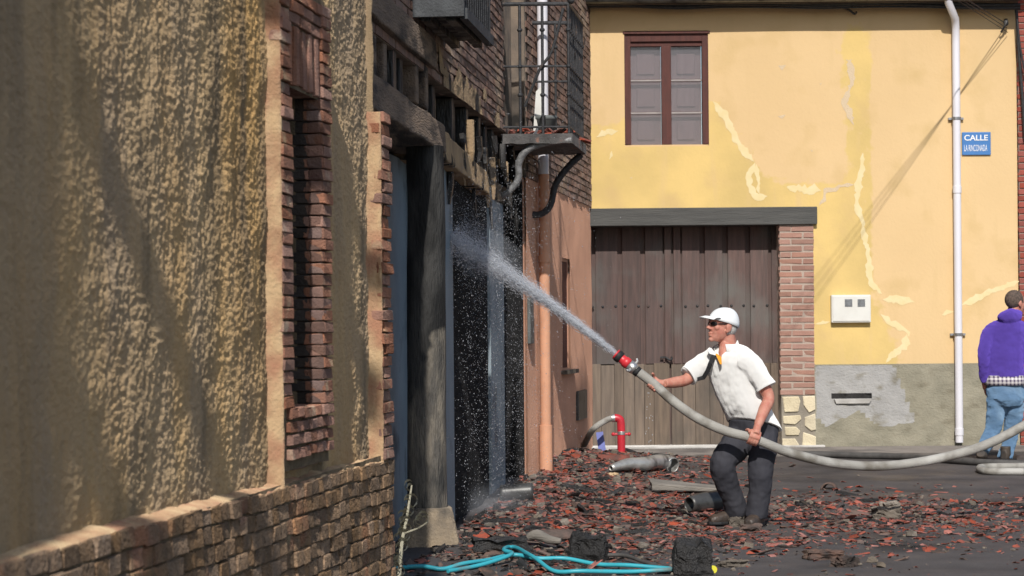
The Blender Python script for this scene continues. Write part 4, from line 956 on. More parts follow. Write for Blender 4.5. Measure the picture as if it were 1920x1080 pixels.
# polo shirt
sh = MB()
ax = lambda a: rx * a
def trunk(mb, rows, lean, p=2.3, n=28):
    mb.loft([(S(*c), rx * a, (fx + UP * lean).normalized() * b) for c, a, b in rows], n, p)
trunk(sh, [((1367, 657, .01), .072, .066), ((1367, 664, .01), .12, .085), ((1366, 674, 0), .195, .11), ((1369, 690, 0), .222, .135), ((1377, 715, 0), .222, .15), ((1388, 745, 0), .216, .165), ((1400, 770, 0), .216, .172), ((1411, 788, 0), .226, .174), ((1415, 797, 0), .230, .172)], .35)
sl_ = [S(1340, 676, .13), S(1322, 680, .12), S(1305, 692, .08), S(1290, 705, .04)]
limb(sh, sl_, [.085, .083, .080, .078], 16)
limb(sh, [S(1374, 660, -.03), S(1390, 666, -.09), S(1404, 680, -.15)], [.062, .072, .085], 16)
limb(sh, [S(1358, 660, .04), S(1346, 664, .09), S(1332, 675, .12)], [.062, .072, .082], 16)
sl2 = [S(1392, 676, -.13), S(1408, 684, -.165), S(1424, 706, -.19), S(1436, 726, -.21)]
limb(sh, sl2, [.090, .088, .082, .080], 16)
o = build('polo_shirt', sh, 'shirt_white', p1, True); remesh(o, .007, 6, .026, .2); t2 = bpy.data.textures.new('shirt_creases', 'CLOUDS'); t2.noise_scale = .05; t2.noise_depth = 1; d2 = o.modifiers.new('creases', 'DISPLACE'); d2.texture = t2; d2.strength = .005; d2.texture_coords = 'GLOBAL'
# collar
mb = MB(); n = 20; cc = S(1364, 655, .005); vs = []; up2 = (UP + V((-.25, -.1, 0))).normalized()
for i in range(n + 1):
    th = R(38) + R(284) * i / n; d = fx * math.cos(th) + rx * math.sin(th)
    base = cc + d * .082 + up2 * (-.008); top = cc + d * .074 + up2 * .036; out = cc + d * .108 + up2 * (-.022)
    vs += [base, top, top + d * .004, out]
fs = []
for i in range(n):
    for k in range(3): fs.append((i * 4 + k, i * 4 + k + 1, i * 4 + k + 5, i * 4 + k + 4))
mb.add(vs, fs); o = build('collar', mb, 'shirt_white', p1, True); m_ = o.modifiers.new('thick', 'SOLIDIFY'); m_.thickness = .005
k0 = S(1347, 657, -.09)
mb = MB(); a, b, c_ = S(1343, 663, -.09), S(1351, 670, -.115), S(1352, 683, -.15); nn = fx * .010
mb.add([a + nn, b + nn, c_ + nn, a - nn, b - nn, c_ - nn], [(0, 1, 2), (5, 4, 3), (0, 3, 4, 1), (1, 4, 5, 2), (2, 5, 3, 0)]); build('collar_lining', mb, 'collar_orange', p1)
mb = MB(); a = S(1381, 697, -.155); mb.add([a + fx * .012 + q for q in (V((-.006, 0, .02)), V((.006, 0, .016)), V((.010, 0, -.022)), V((-.002, 0, -.02)))] + [a - fx * .01 + q for q in (V((-.006, 0, .02)), V((.006, 0, .016)), V((.010, 0, -.022)), V((-.002, 0, -.02)))], [(0, 1, 2, 3), (7, 6, 5, 4), (0, 4, 5, 1), (1, 5, 6, 2), (2, 6, 7, 3), (3, 7, 4, 0)]); build('shirt_emblem', mb, 'collar_orange', p1)
for fl in (((1383, 638, -.06), (1365, 674, -.135), (1379, 677, -.13), (1388, 655, -.10)), ((1332, 650, .02), (1345, 668, -.09), (1331, 664, -.05), (1326, 656, -.01))):
    mb = MB(); A_ = [S(*c) for c in fl]; nn = V((-.35, -.9, .25)).normalized() * .012
    mb.add([c + nn for c in A_] + [c - nn for c in A_], [(0, 1, 2, 3), (7, 6, 5, 4), (0, 4, 5, 1), (1, 5, 6, 2), (2, 6, 7, 3), (3, 7, 4, 0)]); build('collar_flap', mb, 'shirt_white', p1, False, .004)
for a_, b_, r_ in ((S(1293, 703, .045), S(1290, 705, .04), .081), (S(1434.5, 723.5, -.208), S(1436.5, 727, -.211), .083)):
    mb = MB(); mb.tube([a_, b_], r_, 20); build('sleeve_hem', mb, 'shirt_white', p1, True)
# dark strap under the arm
mb = MB(); st = [(1339, 666, -.075), (1332, 681, -.085), (1326, 697, -.06), (1319, 708, -.03), (1308, 711, -.02)]
rg = []
for i, q in enumerate(st):
    a = S(*q); t = (S(*st[min(i + 1, 4)]) - S(*st[max(i - 1, 0)])).normalized(); w = t.cross(V((-.3, -1, 0))).normalized()
    rg.append((a, w * (.017 if i < 4 else .014), V((-.2, -.98, 0)) * .016))
mb.loft(rg, 8, 5); build('strap', mb, 'strap_black', p1)
# trousers: one skin for both legs
tr = MB()
tr.loft([(S(1411, 786, 0), rx * .195, fx * .145), (S(1414, 800, 0), rx * .200, fx * .150), (S(1416, 818, .0), rx * .185, fx * .150), (S(1410, 832, 0), rx * .12, fx * .11)], 24, 2.3)
limb(tr, [S(1400, 806, .07), S(1380, 836, -.03), S(1356, 868, -.11), S(1362, 902, -.06), S(1374, 934, 0), S(1383, 964, .05)], [.125, .118, .102, .092, .086, .090], 18)
limb(tr, [S(1430, 806, -.06), S(1430, 842, -.12), S(1425, 878, -.17), S(1424, 915, -.16), S(1421, 945, -.13), S(1418, 968, -.11)], [.122, .110, .094, .088, .084, .086], 18)
o = build('trousers', tr, 'trouser_dark', p1, True); remesh(o, .008, 5, .028, .15); t2 = bpy.data.textures.new('trouser_creases', 'CLOUDS'); t2.noise_scale = .055; t2.noise_depth = 1; d2 = o.modifiers.new('creases', 'DISPLACE'); d2.texture = t2; d2.strength = .008; d2.texture_coords = 'GLOBAL'
def boot(parent, heel, d, name, m, L=.29):
    d = V((d[0], d[1], 0)).normalized(); r = d.cross(UP); mb = MB()
    q = lambda a, z: heel + d * a + UP * z
    mb.loft([(q(-.03, .055), r * .036, UP * .055), (q(.0, .06), r * .042, UP * .062), (q(.06, .06), r * .044, UP * .062), (q(.12, .05), r * .046, UP * .05), (q(.18, .042), r * .050, UP * .042), (q(.225, .038), r * .046, UP * .036), (q(.25, .032), r * .03, UP * .026)], 16, 2.6)
    mb.tube([q(.03, .06), q(.025, .15)], [.052, .052], 14)
    o = build(name, mb, m, parent, True); remesh(o, .008, 2)
    mb = MB(); mb.loft([(q(-.035, .012), r * .036, UP * .014), (q(.05, .012), r * .044, UP * .014), (q(.18, .012), r * .052, UP * .014), (q(.24, .012), r * .042, UP * .014), (q(.262, .014), r * .02, UP * .012)], 14, 4); s = build('boot_sole', mb, 'rubber', parent)
gzm = G(1.7, 17.5)
a = S(1386, 980, .08); a.z = gzm + .012; boot(p1, a, (-.93, -.36), 'boot', 'boot_brown')
a = S(1424, 985, -.06); a.z = gzm + .012; boot(p1, a, (-.42, -.9), 'boot', 'boot_brown')
# cap, hair, glasses
hr = hf.cross(hup).normalized(); hu = hr.cross(hf).normalized(); q = lambda a, b, d: hc + hf * a + hr * b + hu * d
mb = MB(); nu, nv = 24, 9; vs = []
for j in range(nv + 1):
    ph = math.pi / 2 * j / nv
    for i in range(nu):
        th = 2 * math.pi * i / nu; cx_, sx_ = math.cos(th), math.sin(th)
        low = .042 - .048 * (0.5 - .5 * cx_)
        vs.append(q(-.016 - .012 * math.sin(ph) + (.122 if cx_ > 0 else .114) * cx_ * math.cos(ph) ** .9, .094 * sx_ * math.cos(ph) ** .85, low + (.136 - low) * math.sin(ph) ** .95))
fs = [(j * nu + i, j * nu + (i + 1) % nu, (j + 1) * nu + (i + 1) % nu, (j + 1) * nu + i) for j in range(nv) for i in range(nu)]
mb.add(vs, fs); capp = build('cap', mb, 'cap_white', p1, True); m_ = capp.modifiers.new('thick', 'SOLIDIFY'); m_.thickness = .006
mb = MB(); vs = []; n = 14
for i in range(n + 1):
    b = -.082 + .164 * i / n; e = 1 - (b / .09) ** 2
    vs += [q(.058 + .034 * e, b, .050 + .004 * e), q(.088 + .062 * e, b * 1.0, .050 + .008 * e), q(.098 + .094 * e ** .7, b * 1.02, .046 - .014 * (1 - e))]
fs = []
for i in range(n):
    for k in range(2): fs.append((i * 3 + k, i * 3 + k + 1, i * 3 + k + 4, i * 3 + k + 3))
mb.add(vs, fs); o = build('cap_peak', mb, 'cap_white', p1, True); m_ = o.modifiers.new('thick', 'SOLIDIFY'); m_.thickness = .006
mb = MB(); mb.ball(q(-.036, 0, -.012), .084, .082, .074, 20, 12, (hf, hr, hu)); o = build('hair', mb, 'hair_white', p1, True)
mb = MB()
for sd in (-1, 1):
    mb.ball(q(.092, .034 * sd, .008), .012, .030, .019, 14, 8, ((hf + hr * sd * .45).normalized(), (hr - hf * sd * .45).normalized(), hu))
    mb.tube([q(.085, .060 * sd, .014), q(.05, .074 * sd, .014), q(-.015, .084 * sd, .012)], .0042, 6)
mb.tube([q(.105, -.012, .012), q(.105, .012, .012)], .004, 6); build('sunglasses', mb, 'lens', p1, True)

# second person: purple hoodie, jeans, walking away
Y2 = 23.3; T = lambda x, y, d=0.0: P(x, y, Y2 + d)
p2 = thing('person', 'man in purple hooded sweatshirt and blue jeans walking away', 'person', (P(1878, 872, Y2).x, Y2, G(4.9, Y2)))
f2 = V((.35, .94, 0)).normalized(); r2 = f2.cross(UP).normalized()
body = MB(); head(body, T(1905, 568, .0), V((.86, .5, -.05)), UP, 1.0); limb(body, [T(1886, 690, 0), T(1888, 650, 0), T(1893, 612, .0), T(1898, 592, .0), T(1903, 575, 0)], [.12, .12, .085, .066, .062], 14); limb(body, [T(1888, 640, 0), T(1858, 630, 0), T(1842, 665, -.02), T(1842, 695, .0)], [.06, .05, .04, .036], 12); limb(body, [T(1888, 640, 0), T(1922, 630, 0), T(1938, 665, -.02), T(1936, 700, -.01)], [.06, .05, .04, .036], 12)
wl2 = T(1846, 712, .05); limb(body, [T(1842, 690, .0), wl2, T(1849, 728, .08)], [.036, .034, .036], 12)
for k in range(4): body.tube([T(1846 + 1.8 * k, 724, .06 + .018 * k), T(1847 + 1.8 * k, 735, .09 + .018 * k), T(1850 + 1.8 * k, 742, .1 + .018 * k)], [.012, .011, .009], 8, 2)
body.tube([T(1850, 718, .10), T(1856, 727, .13), T(1857, 734, .14)], [.013, .012, .009], 8, 2)
limb(body, [T(1935, 690, -.02), T(1936, 715, 0), T(1936, 735, .02)], [.036, .034, .03], 12)
o = build('body', body, 'skin_light', p2, True); remesh(o, .006, 3)
hd = MB()
hd.loft([(T(1892, 598, .0), r2 * .09, f2 * .085), (T(1890, 606, .0), r2 * .17, f2 * .11), (T(1888, 618, 0), r2 * .185, f2 * .13), (T(1886, 645, 0), r2 * .188, f2 * .145), (T(1885, 675, 0), r2 * .185, f2 * .145), (T(1885, 696, 0), r2 * .190, f2 * .150), (T(1885, 705, 0), r2 * .188, f2 * .145), (T(1885, 711, 0), r2 * .178, f2 * .13)], 26, 2.4)
hd.ball(T(1893, 594, -.07), .125, .085, .075, 18, 10); hd.ball(T(1897, 588, -.03), .105, .10, .05, 18, 10)
limb(hd, [T(1866, 616, 0), T(1853, 628, -.02), T(1845, 660, -.07), T(1844, 692, -.04), T(1847, 714, .02)], [.072, .070, .060, .052, .045], 16)
limb(hd, [T(1910, 614, 0), T(1926, 632, -.02), T(1934, 665, -.07), T(1937, 692, -.01), T(1936, 712, .0)], [.080, .078, .074, .064, .050], 16)
o = build('hooded_sweatshirt', hd, 'hoodie_purple', p2, True); remesh(o, .008, 3, .026, .16); d2 = o.modifiers.new('creases', 'DISPLACE'); d2.texture = t2; d2.strength = .014; d2.texture_coords = 'GLOBAL'
mb = MB(); mb.loft([(T(1884, 704, 0), r2 * .19, f2 * .14), (T(1884, 712, 0), r2 * .20, f2 * .148), (T(1884, 722, 0), r2 * .205, f2 * .152)], 26, 2.4, True); build('shirt_tail', mb, 'plaid', p2, True)
tr = MB()
tr.loft([(T(1884, 714, 0), r2 * .175, f2 * .125), (T(1884, 730, 0), r2 * .188, f2 * .145), (T(1885, 748, -.01), r2 * .19, f2 * .155), (T(1885, 762, 0), r2 * .15, f2 * .12)], 24, 2.3)
limb(tr, [T(1868, 752, 0), T(1866, 782, .0), T(1862, 802, .0), T(1852, 825, -.07), T(1842, 845, -.14)], [.102, .092, .080, .074, .074], 16)
limb(tr, [T(1901, 752, .0), T(1900, 785, .05), T(1896, 810, .07), T(1889, 838, .06), T(1885, 860, .05)], [.102, .092, .080, .074, .076], 16)
o = build('jeans', tr, 'jeans', p2, True); remesh(o, .009, 5, .04, .16); d2 = o.modifiers.new('creases', 'DISPLACE'); d2.texture = t2; d2.strength = .014; d2.texture_coords = 'GLOBAL'
hb = MB(); hb.ball(T(1905, 568, .0) + V((-.022, -.014, .034)), .104, .083, .098, 20, 12, (V((.86, .5, 0)).normalized(), V((.5, -.86, 0)).normalized(), UP)); build('hair', hb, 'hair_dark', p2, True)
g2 = G(4.9, Y2)
a = T(1884, 872, -.02); a.z = g2 + .012; boot(p2, a, (.5, .8), 'shoe', 'shoe_dark')
# rear shoe rolls over its toe
mb = MB(); hl = T(1840, 852, -.18); toe = T(1846, 868, .02); toe.z = g2 + .025; d = (toe - hl).normalized(); rr_ = d.cross(V((0, -1, .3))).normalized(); nn = rr_.cross(d)
mb.loft([(hl - d * .03, rr_ * .03, nn * .04), (hl + d * .02, rr_ * .042, nn * .055), (hl + d * .10, rr_ * .045, nn * .05), (hl + d * .18, rr_ * .047, nn * .038), (hl + d * .24, rr_ * .03, nn * .025)], 14, 2.6); build('shoe', mb, 'shoe_dark', p2, True)

# ------------------------------------------------------------------ hoses, nozzle, standpipe
fh = thing('fire_hose', 'thick grey fire hose held by the man and sagging to the right', 'hose', (HOSE[8].x, HOSE[8].y, G(2.8, 17.5)))
mb = MB(); mb.tube(HOSE, [.0365, .035, .036, .037, .036, .0345, .0365, .036, .0368, .0358, .0365, .036, .036, .036, .036], 16, 8); build('hose_pipe', mb, 'hose_grey', fh, True)
tip = S(1155, 664, -.10); cb = HOSE[0]; ax_ = (tip - cb).normalized()
nzl = thing('hose_nozzle', 'red and black nozzle with alloy coupling on the fire hose end', 'nozzle', cb)
L_ = (tip - cb).length
def lathe(pr, name, m, parent, n=18):
    a = ax_.cross(UP).normalized(); b = ax_.cross(a); mb = MB(); mb.loft([(cb + ax_ * x, a * r, b * r) for x, r in pr], n); return build(name, mb, m, parent, True)
lathe([(-.05, .039), (-.02, .039), (-.02, .036), (0, .036)], 'hose_clamp', 'rubber', nzl)
lathe([(-.015, .040), (.005, .046), (.03, .046), (.035, .042), (.045, .042)], 'coupling', 'alloy', nzl)
for k in range(3):
    th = 2 * math.pi * k / 3 + .5; a = ax_.cross(UP).normalized(); b = ax_.cross(a); d = a * math.cos(th) + b * math.sin(th); mb = MB()
    mb.tube([cb + ax_ * .012 + d * .04, cb + ax_ * .014 + d * .062, cb + ax_ * .03 + d * .074], [.014, .012, .009], 8); build('coupling_lug', mb, 'alloy', nzl, True)
lathe([(.045, .034), (.055, .043), (.085, .043), (.09, .038), (.125, .034), (.13, .036), (L_ * .72, .034)], 'nozzle_body', 'nozzle_red', nzl)
lathe([(L_ * .70, .036), (L_ * .72, .045), (L_ * .92, .047), (L_ * .94, .045)], 'grip_ring', 'rubber', nzl)
lathe([(L_ * .94, .041), (L_ * 1.0, .043), (L_ * 1.02, .040), (L_ * 1.02, .028), (L_ * .97, .025)], 'nozzle_tip', 'nozzle_red', nzl)
# red standpipe by the gate
sp = P(1165, 848, 24.6); sp.z = G(sp.x, 24.6); k = 24.6 / F
stp = thing('standpipe', 'red hydrant standpipe with bent top in front of the gate', 'standpipe', sp)
zt_ = P(1165, 800, 24.6).z; zb_ = P(1160, 784, 24.6).z
mb = MB(); mb.tube([sp - V((0, 0, .03)), V((sp.x, sp.y, zt_)), V((sp.x - .01, sp.y, zb_ - .02)), V((sp.x - .04, sp.y, zb_ + .0)), V((sp.x - .07, sp.y, zb_ + .002))], .043, 14, 4); build('riser', mb, 'hydrant_red', stp, True)
z = P(1165, 812, 24.6).z; mb = MB(); mb.tube([V((sp.x, sp.y, z - .018)), V((sp.x, sp.y, z + .018))], .045, 14); build('collar', mb, 'alloy', stp, True)
for sd in (-1, 1):
    mb = MB(); mb.tube([V((sp.x + .03 * sd, sp.y, z - .012)), V((sp.x + .085 * sd, sp.y, z - .012))], .014, 8); mb.ball((sp.x + .085 * sd, sp.y, z - .012), .02); build('handle', mb, 'hydrant_red', stp, True)
mb = MB(); mb.tube([V((sp.x - .065, sp.y, zb_ + .002)), V((sp.x - .10, sp.y, zb_ + .0))], .044, 12); build('coupling', mb, 'alloy', stp, True)
mb = MB(); mb.tube([V((sp.x - .1, sp.y, zb_)), P(1135, 789, 24.55), P(1112, 805, 24.5), P(1095, 835, 24.9)], .032, 12, 6); tag(build('supply_hose', mb, 'hose_grey', None, True), 'short grey hose curving from the red standpipe behind the orange wall', 'hose')
mb = MB(); a = P(1128, 845, 24.7); mb.hexa([a + V(q) for q in ((-.03, 0, -.02), (.05, 0, -.02), (.05, .012, -.02), (-.03, .012, -.02), (-.055, .1, .19), (.02, .1, .20), (.02, .112, .20), (-.055, .112, .19))]); tag(build('blue_board', mb, 'blue_board'), 'small blue plastic board leaning beside the red standpipe', 'board')
# hoses on the ground at the right
def ground_hose(pts, r, m, label, name='hose', lift=0.0):
    mb = MB(); q = []
    for x, y in pts:
        p = ghit(x, y); p.z = max(p.z, (.16 if p.y > 24.7 and p.x > 1.1 else 0)) + r + lift; q.append(p)
    mb.tube(q, r, 10, 6); return tag(build(name, mb, m, None, True), label, 'hose')
ground_hose([(1478, 858), (1540, 858), (1600, 860), (1680, 862), (1760, 868), (1850, 874), (1930, 876)], .035, 'hose_dark', 'dark hose lying along the foot of the yellow wall')
ground_hose([(1960, 880), (1900, 881), (1850, 882), (1836, 885), (1850, 890), (1900, 891), (1960, 891)], .034, 'hose_grey', 'grey hose doubled back in a loop behind the purple hoodie man')
# ------------------------------------------------------------------ things lying in the street
def lying(px, py, lift=0.0): p = ghit(px, py); p.z += lift; return p
def tube_thing(name, label, cat, pts, r, m, n=16, sub=4, inner=None):
    mb = MB(); mb.tube(pts, r, n, sub, cap=False)
    o = build(name, mb, m, None, True); s = o.modifiers.new('thick', 'SOLIDIFY'); s.thickness = .006; return tag(o, label, cat)
a = lying(1145, 888, .05); b = lying(1205, 886, .08); c_ = lying(1250, 884, .08)
tube_thing('metal_duct', 'crumpled silver metal duct lying in front of the gate', 'duct', [a, a.lerp(b, .5) + V((0, 0, .02)), b, b.lerp(c_, .6) + V((0, 0, .02)), c_, c_ + V((.06, -.05, -.02))], [.03, .055, .068, .066, .082, .074], 'zinc')
a = lying(938, 941, .07); b = lying(1000, 938, .075); tube_thing('metal_cylinder', 'short dark metal cylinder with open end beside the blue strip', 'cylinder', [a, a.lerp(b, .5), b], [.066, .07, .07], 'dark_metal')
a = lying(1292, 962, .07); b = lying(1345, 958, .085); tube_thing('metal_cylinder', 'shiny dark metal cylinder lying against the man\'s boot', 'cylinder', [a, a.lerp(b, .5), b], [.06, .082, .085], 'dark_metal')
mb = MB(); a = lying(1222, 925, .03); b = lying(1345, 926, .02); d = (b - a).normalized()
mb.hexa([a + V((0, -.05, 0)), b + V((0, -.05, 0)), b + V((0, .09, .01)), a + V((0, .09, .03)), a + V((0, -.05, .06)), b + V((0, -.05, .03)), b + V((0, .09, .05)), a + V((-.03, .09, .10))]); tag(build('plank', mb, 'grey_wood', None, False, .008), 'weathered grey plank lying behind the man on broken tiles', 'plank')
def chunk_block(name, label, cat, px, py, w, d, h, m, rz=0.0, tilt=0.0, sd=1):
    bm = bmesh.new(); bmesh.ops.create_cube(bm, size=1.0); bmesh.ops.subdivide_edges(bm, edges=bm.edges[:], cuts=6, use_grid_fill=True)
    for v in bm.verts:
        c = v.co.copy(); v.co = V((c.x * w, c.y * d, (c.z + .5) * h)); f = nz(c.x + sd, c.y, c.z, 2.5); v.co *= 1 - .16 * max(0, c.length - .5); v.co += V((c.x, c.y, 0)).normalized() * (.26 * f + .10 * nz(c.x, c.y + sd, c.z, 8)) * min(w, d) + V((0, 0, (c.z + .5) * .35 * h * nz(c.x, c.y + sd, c.z, 2.2)))
    me = bpy.data.meshes.new(name); bm.to_mesh(me); bm.free(); o = link(name, me, m); p = ghit(px, py); o.location = p - V((0, 0, .012)); o.rotation_euler = (tilt, 0, rz)
    return tag(o, label, cat)
chunk_block('charred_beam_piece', 'long charred beam piece lying among tiles near the post base', 'charred wood', 938, 1038, .36, .16, .115, 'charcoal', .1, 0, 1)
chunk_block('charred_beam_piece', 'squarish charred beam end standing between the long charred piece and teal hose', 'charred wood', 1104, 1050, .21, .16, .17, 'charcoal', -.15, 0, 4)
chunk_block('charred_beam_piece', 'upright charred block beside the yellow hose fitting', 'charred wood', 1299, 1078, .215, .14, .215, 'charcoal', .08, 0, 7)
mb = MB(); a = lying(990, 1022, .05); mb.tube([a, a + V((.06, -.02, .02)), a + V((.14, -.04, -.01)), a + V((.22, -.06, -.02))], [.025, .038, .03, .018], 10, 4); tag(build('burnt_pipe', mb, 'grey_wood', None, True), 'bent pale metal pipe scrap resting on the charred beam piece', 'pipe')
chunk_block('rubble_stone', 'rounded grey stone lying alone on the asphalt', 'stone', 1661, 972, .20, .15, .10, 'rubble_grey', .1, 0, 2)
chunk_block('rubble_stone', 'small grey stone lying just behind the rounded stone', 'stone', 1668, 955, .14, .10, .07, 'rubble_grey', .4, 0, 3)
chunk_block('rubble_stone', 'flat pale stone lying beside the yellow hose fitting', 'stone', 1376, 1062, .17, .12, .05, 'rubble_grey', .4, 0, 5)
chunk_block('brick_piece', 'broken reddish brick piece lying on asphalt right of the upright charred block', 'brick', 1545, 1048, .24, .13, .065, 'tile_brown', .2, 0, 6)
chunk_block('brick_piece', 'rounded reddish brick lump lying on asphalt beside a broken brick piece', 'brick', 1582, 1062, .13, .12, .07, 'tile_brown', .6, 0, 9)
chunk_block('wood_offcut', 'small pale wood offcut lying at the end of the silver duct', 'wood', 1150, 893, .09, .06, .04, 'pale_wood', .1, 0, 8)
chunk_block('mortar_block', 'greyish mortar block lying at the toe of the man\'s front boot', 'mortar block', 1383, 987, .12, .1, .085, 'rubble_grey', .2, 0, 11)
chunk_block('mortar_block', 'flat reddish mortar block lying in front of the man\'s boots', 'mortar block', 1407, 996, .15, .1, .06, 'tile_brown', -.2, 0, 12)
# curved tiles
def curved_tile(px, py, L_t, r, rz, m, label, ang=170, th=.014, lift=0.0):
    mb = MB(); n = 9; m_l = 4
    for j in range(m_l + 1):
        for i in range(n + 1):
            a = R(90 - ang / 2 + ang * i / n); x = -L_t / 2 + L_t * j / m_l; k = r * (1 - .12 * j / m_l)
            mb.v.append((x, k * math.cos(a), k * math.sin(a) - r * math.cos(R(ang / 2)) * 1.0))
    for j in range(m_l):
        for i in range(n): q0 = j * (n + 1) + i; mb.f.append((q0, q0 + 1, q0 + n + 2, q0 + n + 1))
    me = mb.mesh('roof_tile'); o = link('roof_tile', me, m, None, True); s = o.modifiers.new('thick', 'SOLIDIFY'); s.thickness = th
    o.location = ghit(px, py) + V((0, 0, lift)); o.rotation_euler = (0, 0, rz); return tag(o, label, 'roof tile')
curved_tile(1150, 864, .32, .075, .1, 'tile_red', 'curved terracotta roof tile lying at the foot of the red standpipe')
curved_tile(1555, 917, .16, .07, 1.3, 'tile_brown', 'curved roof tile standing hollow side out alone on the asphalt')
curved_tile(1035, 1010, .3, .075, .4, 'tile_brown', 'brown curved roof tile lying between the charred beam pieces')
# teal garden hose
th = [(735, 1072), (790, 1071), (830, 1073), (868, 1066), (915, 1056), (962, 1049), (1010, 1053), (1060, 1056), (1120, 1064), (1180, 1069), (1262, 1073), (1255, 1077), (1180, 1078), (1090, 1080), (1040, 1077), (1005, 1064), (985, 1052), (968, 1043), (952, 1042), (945, 1048), (960, 1055), (920, 1063), (880, 1070), (840, 1080)]
mb = MB(); pts = []
for i, (x, y) in enumerate(th):
    p = ghit(x, y); p.z += .02 + (.035 if 15 <= i <= 20 else .01 * (i % 2)); pts.append(p)
mb.tube(pts, .0135, 8, 6); tag(build('garden_hose', mb, 'teal_hose', None, True), 'teal garden hose in loose loops across the rubble', 'hose')
mb = MB(); p = lying(1332, 1073, .022); mb.tube([p, p + V((.01, -.05, .0))], [.02, .02], 12); mb.tube([p + V((.01, -.05, 0)), p + V((.012, -.06, 0))], [.026, .026], 12); tag(build('hose_fitting', mb, 'yellow_plastic', None, True), 'yellow plastic hose fitting lying beside the upright charred block', 'hose fitting')
mb = MB(); mb.tube([lying(1120, 1050, .03), lying(1170, 1053, .04), lying(1205, 1062, .03), lying(1245, 1072, .02)], .013, 8, 5); tag(build('cable_scrap', mb, 'hose_dark', None, True), 'dark grey cable scrap crossing the teal hose', 'cable')
# dry weed at the corner of the ochre house
wd = thing('dry_weed', 'dried grey-green weed growing at the brick corner beside the post', 'weed', (P(744, 1080, 12.1).x, 12.1, 0))
WY0 = 12.1; base = P(744, 1080, WY0); base.z = G(base.x, WY0)
def curl(p, d, n=7, r=.03):
    pts = [p]; a = math.atan2(d.z, d.x)
    for i in range(n): a += .7 * (1 if d.x > 0 else -1); pts.append(pts[-1] + V((math.cos(a), random.uniform(-.3, .3), math.sin(a))) * r * (1 - .09 * i))
    return pts
mb = MB(); st = [base, P(752, 1030, WY0), P(762, 975, WY0), P(772, 910, WY0)]; mb.tube(st, [.011, .010, .008, .004], 6, 4)
st2 = [P(758, 1000, WY0), P(785, 990, WY0 - .05), P(800, 980, WY0 - .1)]; mb.tube(st2, [.006, .005, .003], 6, 3); st3 = [base, P(740, 1050, WY0 - .05), P(735, 1020, WY0 - .1)]; mb.tube(st3, [.006, .005, .003], 6, 3)
build('stem', mb, 'dry_weed', wd, True)
for k in range(60):
    f = random.random(); p = (st[0].lerp(st[1], f * 3) if f < .33 else st[1].lerp(st[2], f * 3 - 1) if f < .66 else st[2].lerp(st[3], f * 3 - 2))
    if k % 7 == 0: p = st2[0].lerp(st2[2], random.random())
    if k % 5 == 0: p = st3[0].lerp(st3[2], random.random())
    cp = curl(p, V((random.choice((-1, 1)), 0, random.uniform(-.6, .3))), 6, random.uniform(.014, .030)); mb = MB(); vs = []
    for i, c in enumerate(cp): w = .015 * math.sin(math.pi * (i + .6) / 7.2); vs += [c + V((0, -w, w * .5)), c + V((0, w, -w * .5))]
    mb.add(vs, [(i * 2, i * 2 + 1, i * 2 + 3, i * 2 + 2) for i in range(6)]); build('leaf', mb, 'dry_weed', wd, True)

# ------------------------------------------------------------------ rubble: broken roof tiles, mortar crumbs, charcoal
def frag_mesh(i, kind):
    rg = random.Random(i * 17 + len(kind)); mb = MB()
    if kind == 'tile':
        n = 4; r = rg.uniform(.07, .10); ang = R(rg.uniform(35, 110)); L = rg.uniform(.5, 1.2) * .10; t = .014
        for s in (0, 1):
            for k in range(n + 1):
                a = math.pi / 2 - ang / 2 + ang * k / n; rr = r - t * s
                for e in (-1, 1): mb.v.append((e * L * rg.uniform(.55, 1.0), rr * math.cos(a), rr * math.sin(a) - r * math.cos(ang / 2)))
        b = 2 * (n + 1)
        for k in range(n):
            q0 = 2 * k; mb.f += [(q0, q0 + 1, q0 + 3, q0 + 2), (b + q0 + 2, b + q0 + 3, b + q0 + 1, b + q0), (q0, q0 + 2, b + q0 + 2, b + q0), (q0 + 3, q0 + 1, b + q0 + 1, b + q0 + 3)]
        mb.f += [(1, 0, b, b + 1), (2 * n, 2 * n + 1, b + 2 * n + 1, b + 2 * n)]
    else:
        sx, sy, sz = {'chunk': (.05, .04, .025), 'stick': (.11, .022, .018)}[kind]
        for z in (0, 1):
            for k in range(6):
                a = math.pi / 3 * k; f = rg.uniform(.65, 1.05) * (1 if z == 0 else .8); mb.v.append((sx * f * math.cos(a), sy * f * math.sin(a), sz * 2 * z * rg.uniform(.7, 1)))
        mb.f += [tuple(range(5, -1, -1)), tuple(range(6, 12))] + [(k, (k + 1) % 6, 6 + (k + 1) % 6, 6 + k) for k in range(6)]
    return mb
VAR = {k: [frag_mesh(i, k) for i in range(9)] for k in ('tile', 'chunk', 'stick')}
SHARE = {}
def dens(X, Y):
    d = X - WA.pt(Y, 0, 0).x
    if d < .06 or Y < 13.2 or Y > 25.6: return 0
    if Y > 20.7 and X < WO.pt(Y, 0, 0).x + .03: return 0
    heap = math.exp(-((d - .5) / .85) ** 2) * (1 - .5 * sm((Y - 21.5) / 3)) * sm((Y - 13.4) / .8)
    band = math.exp(-((Y - 18.6 + .12 * (X - 1.5)) / 1.15) ** 2) * (1 - .72 * sm((X - 2.2) / 2.2)) * .9
    near = .38 * math.exp(-((Y - 15.8) / 1.1) ** 2) * (1 - .6 * sm((X - .8) / 2.0))
    return min(1, (heap + band + near) * (.34 + 1.5 * max(0, nz(X, Y, 0, 1.7, 4) + .28)))
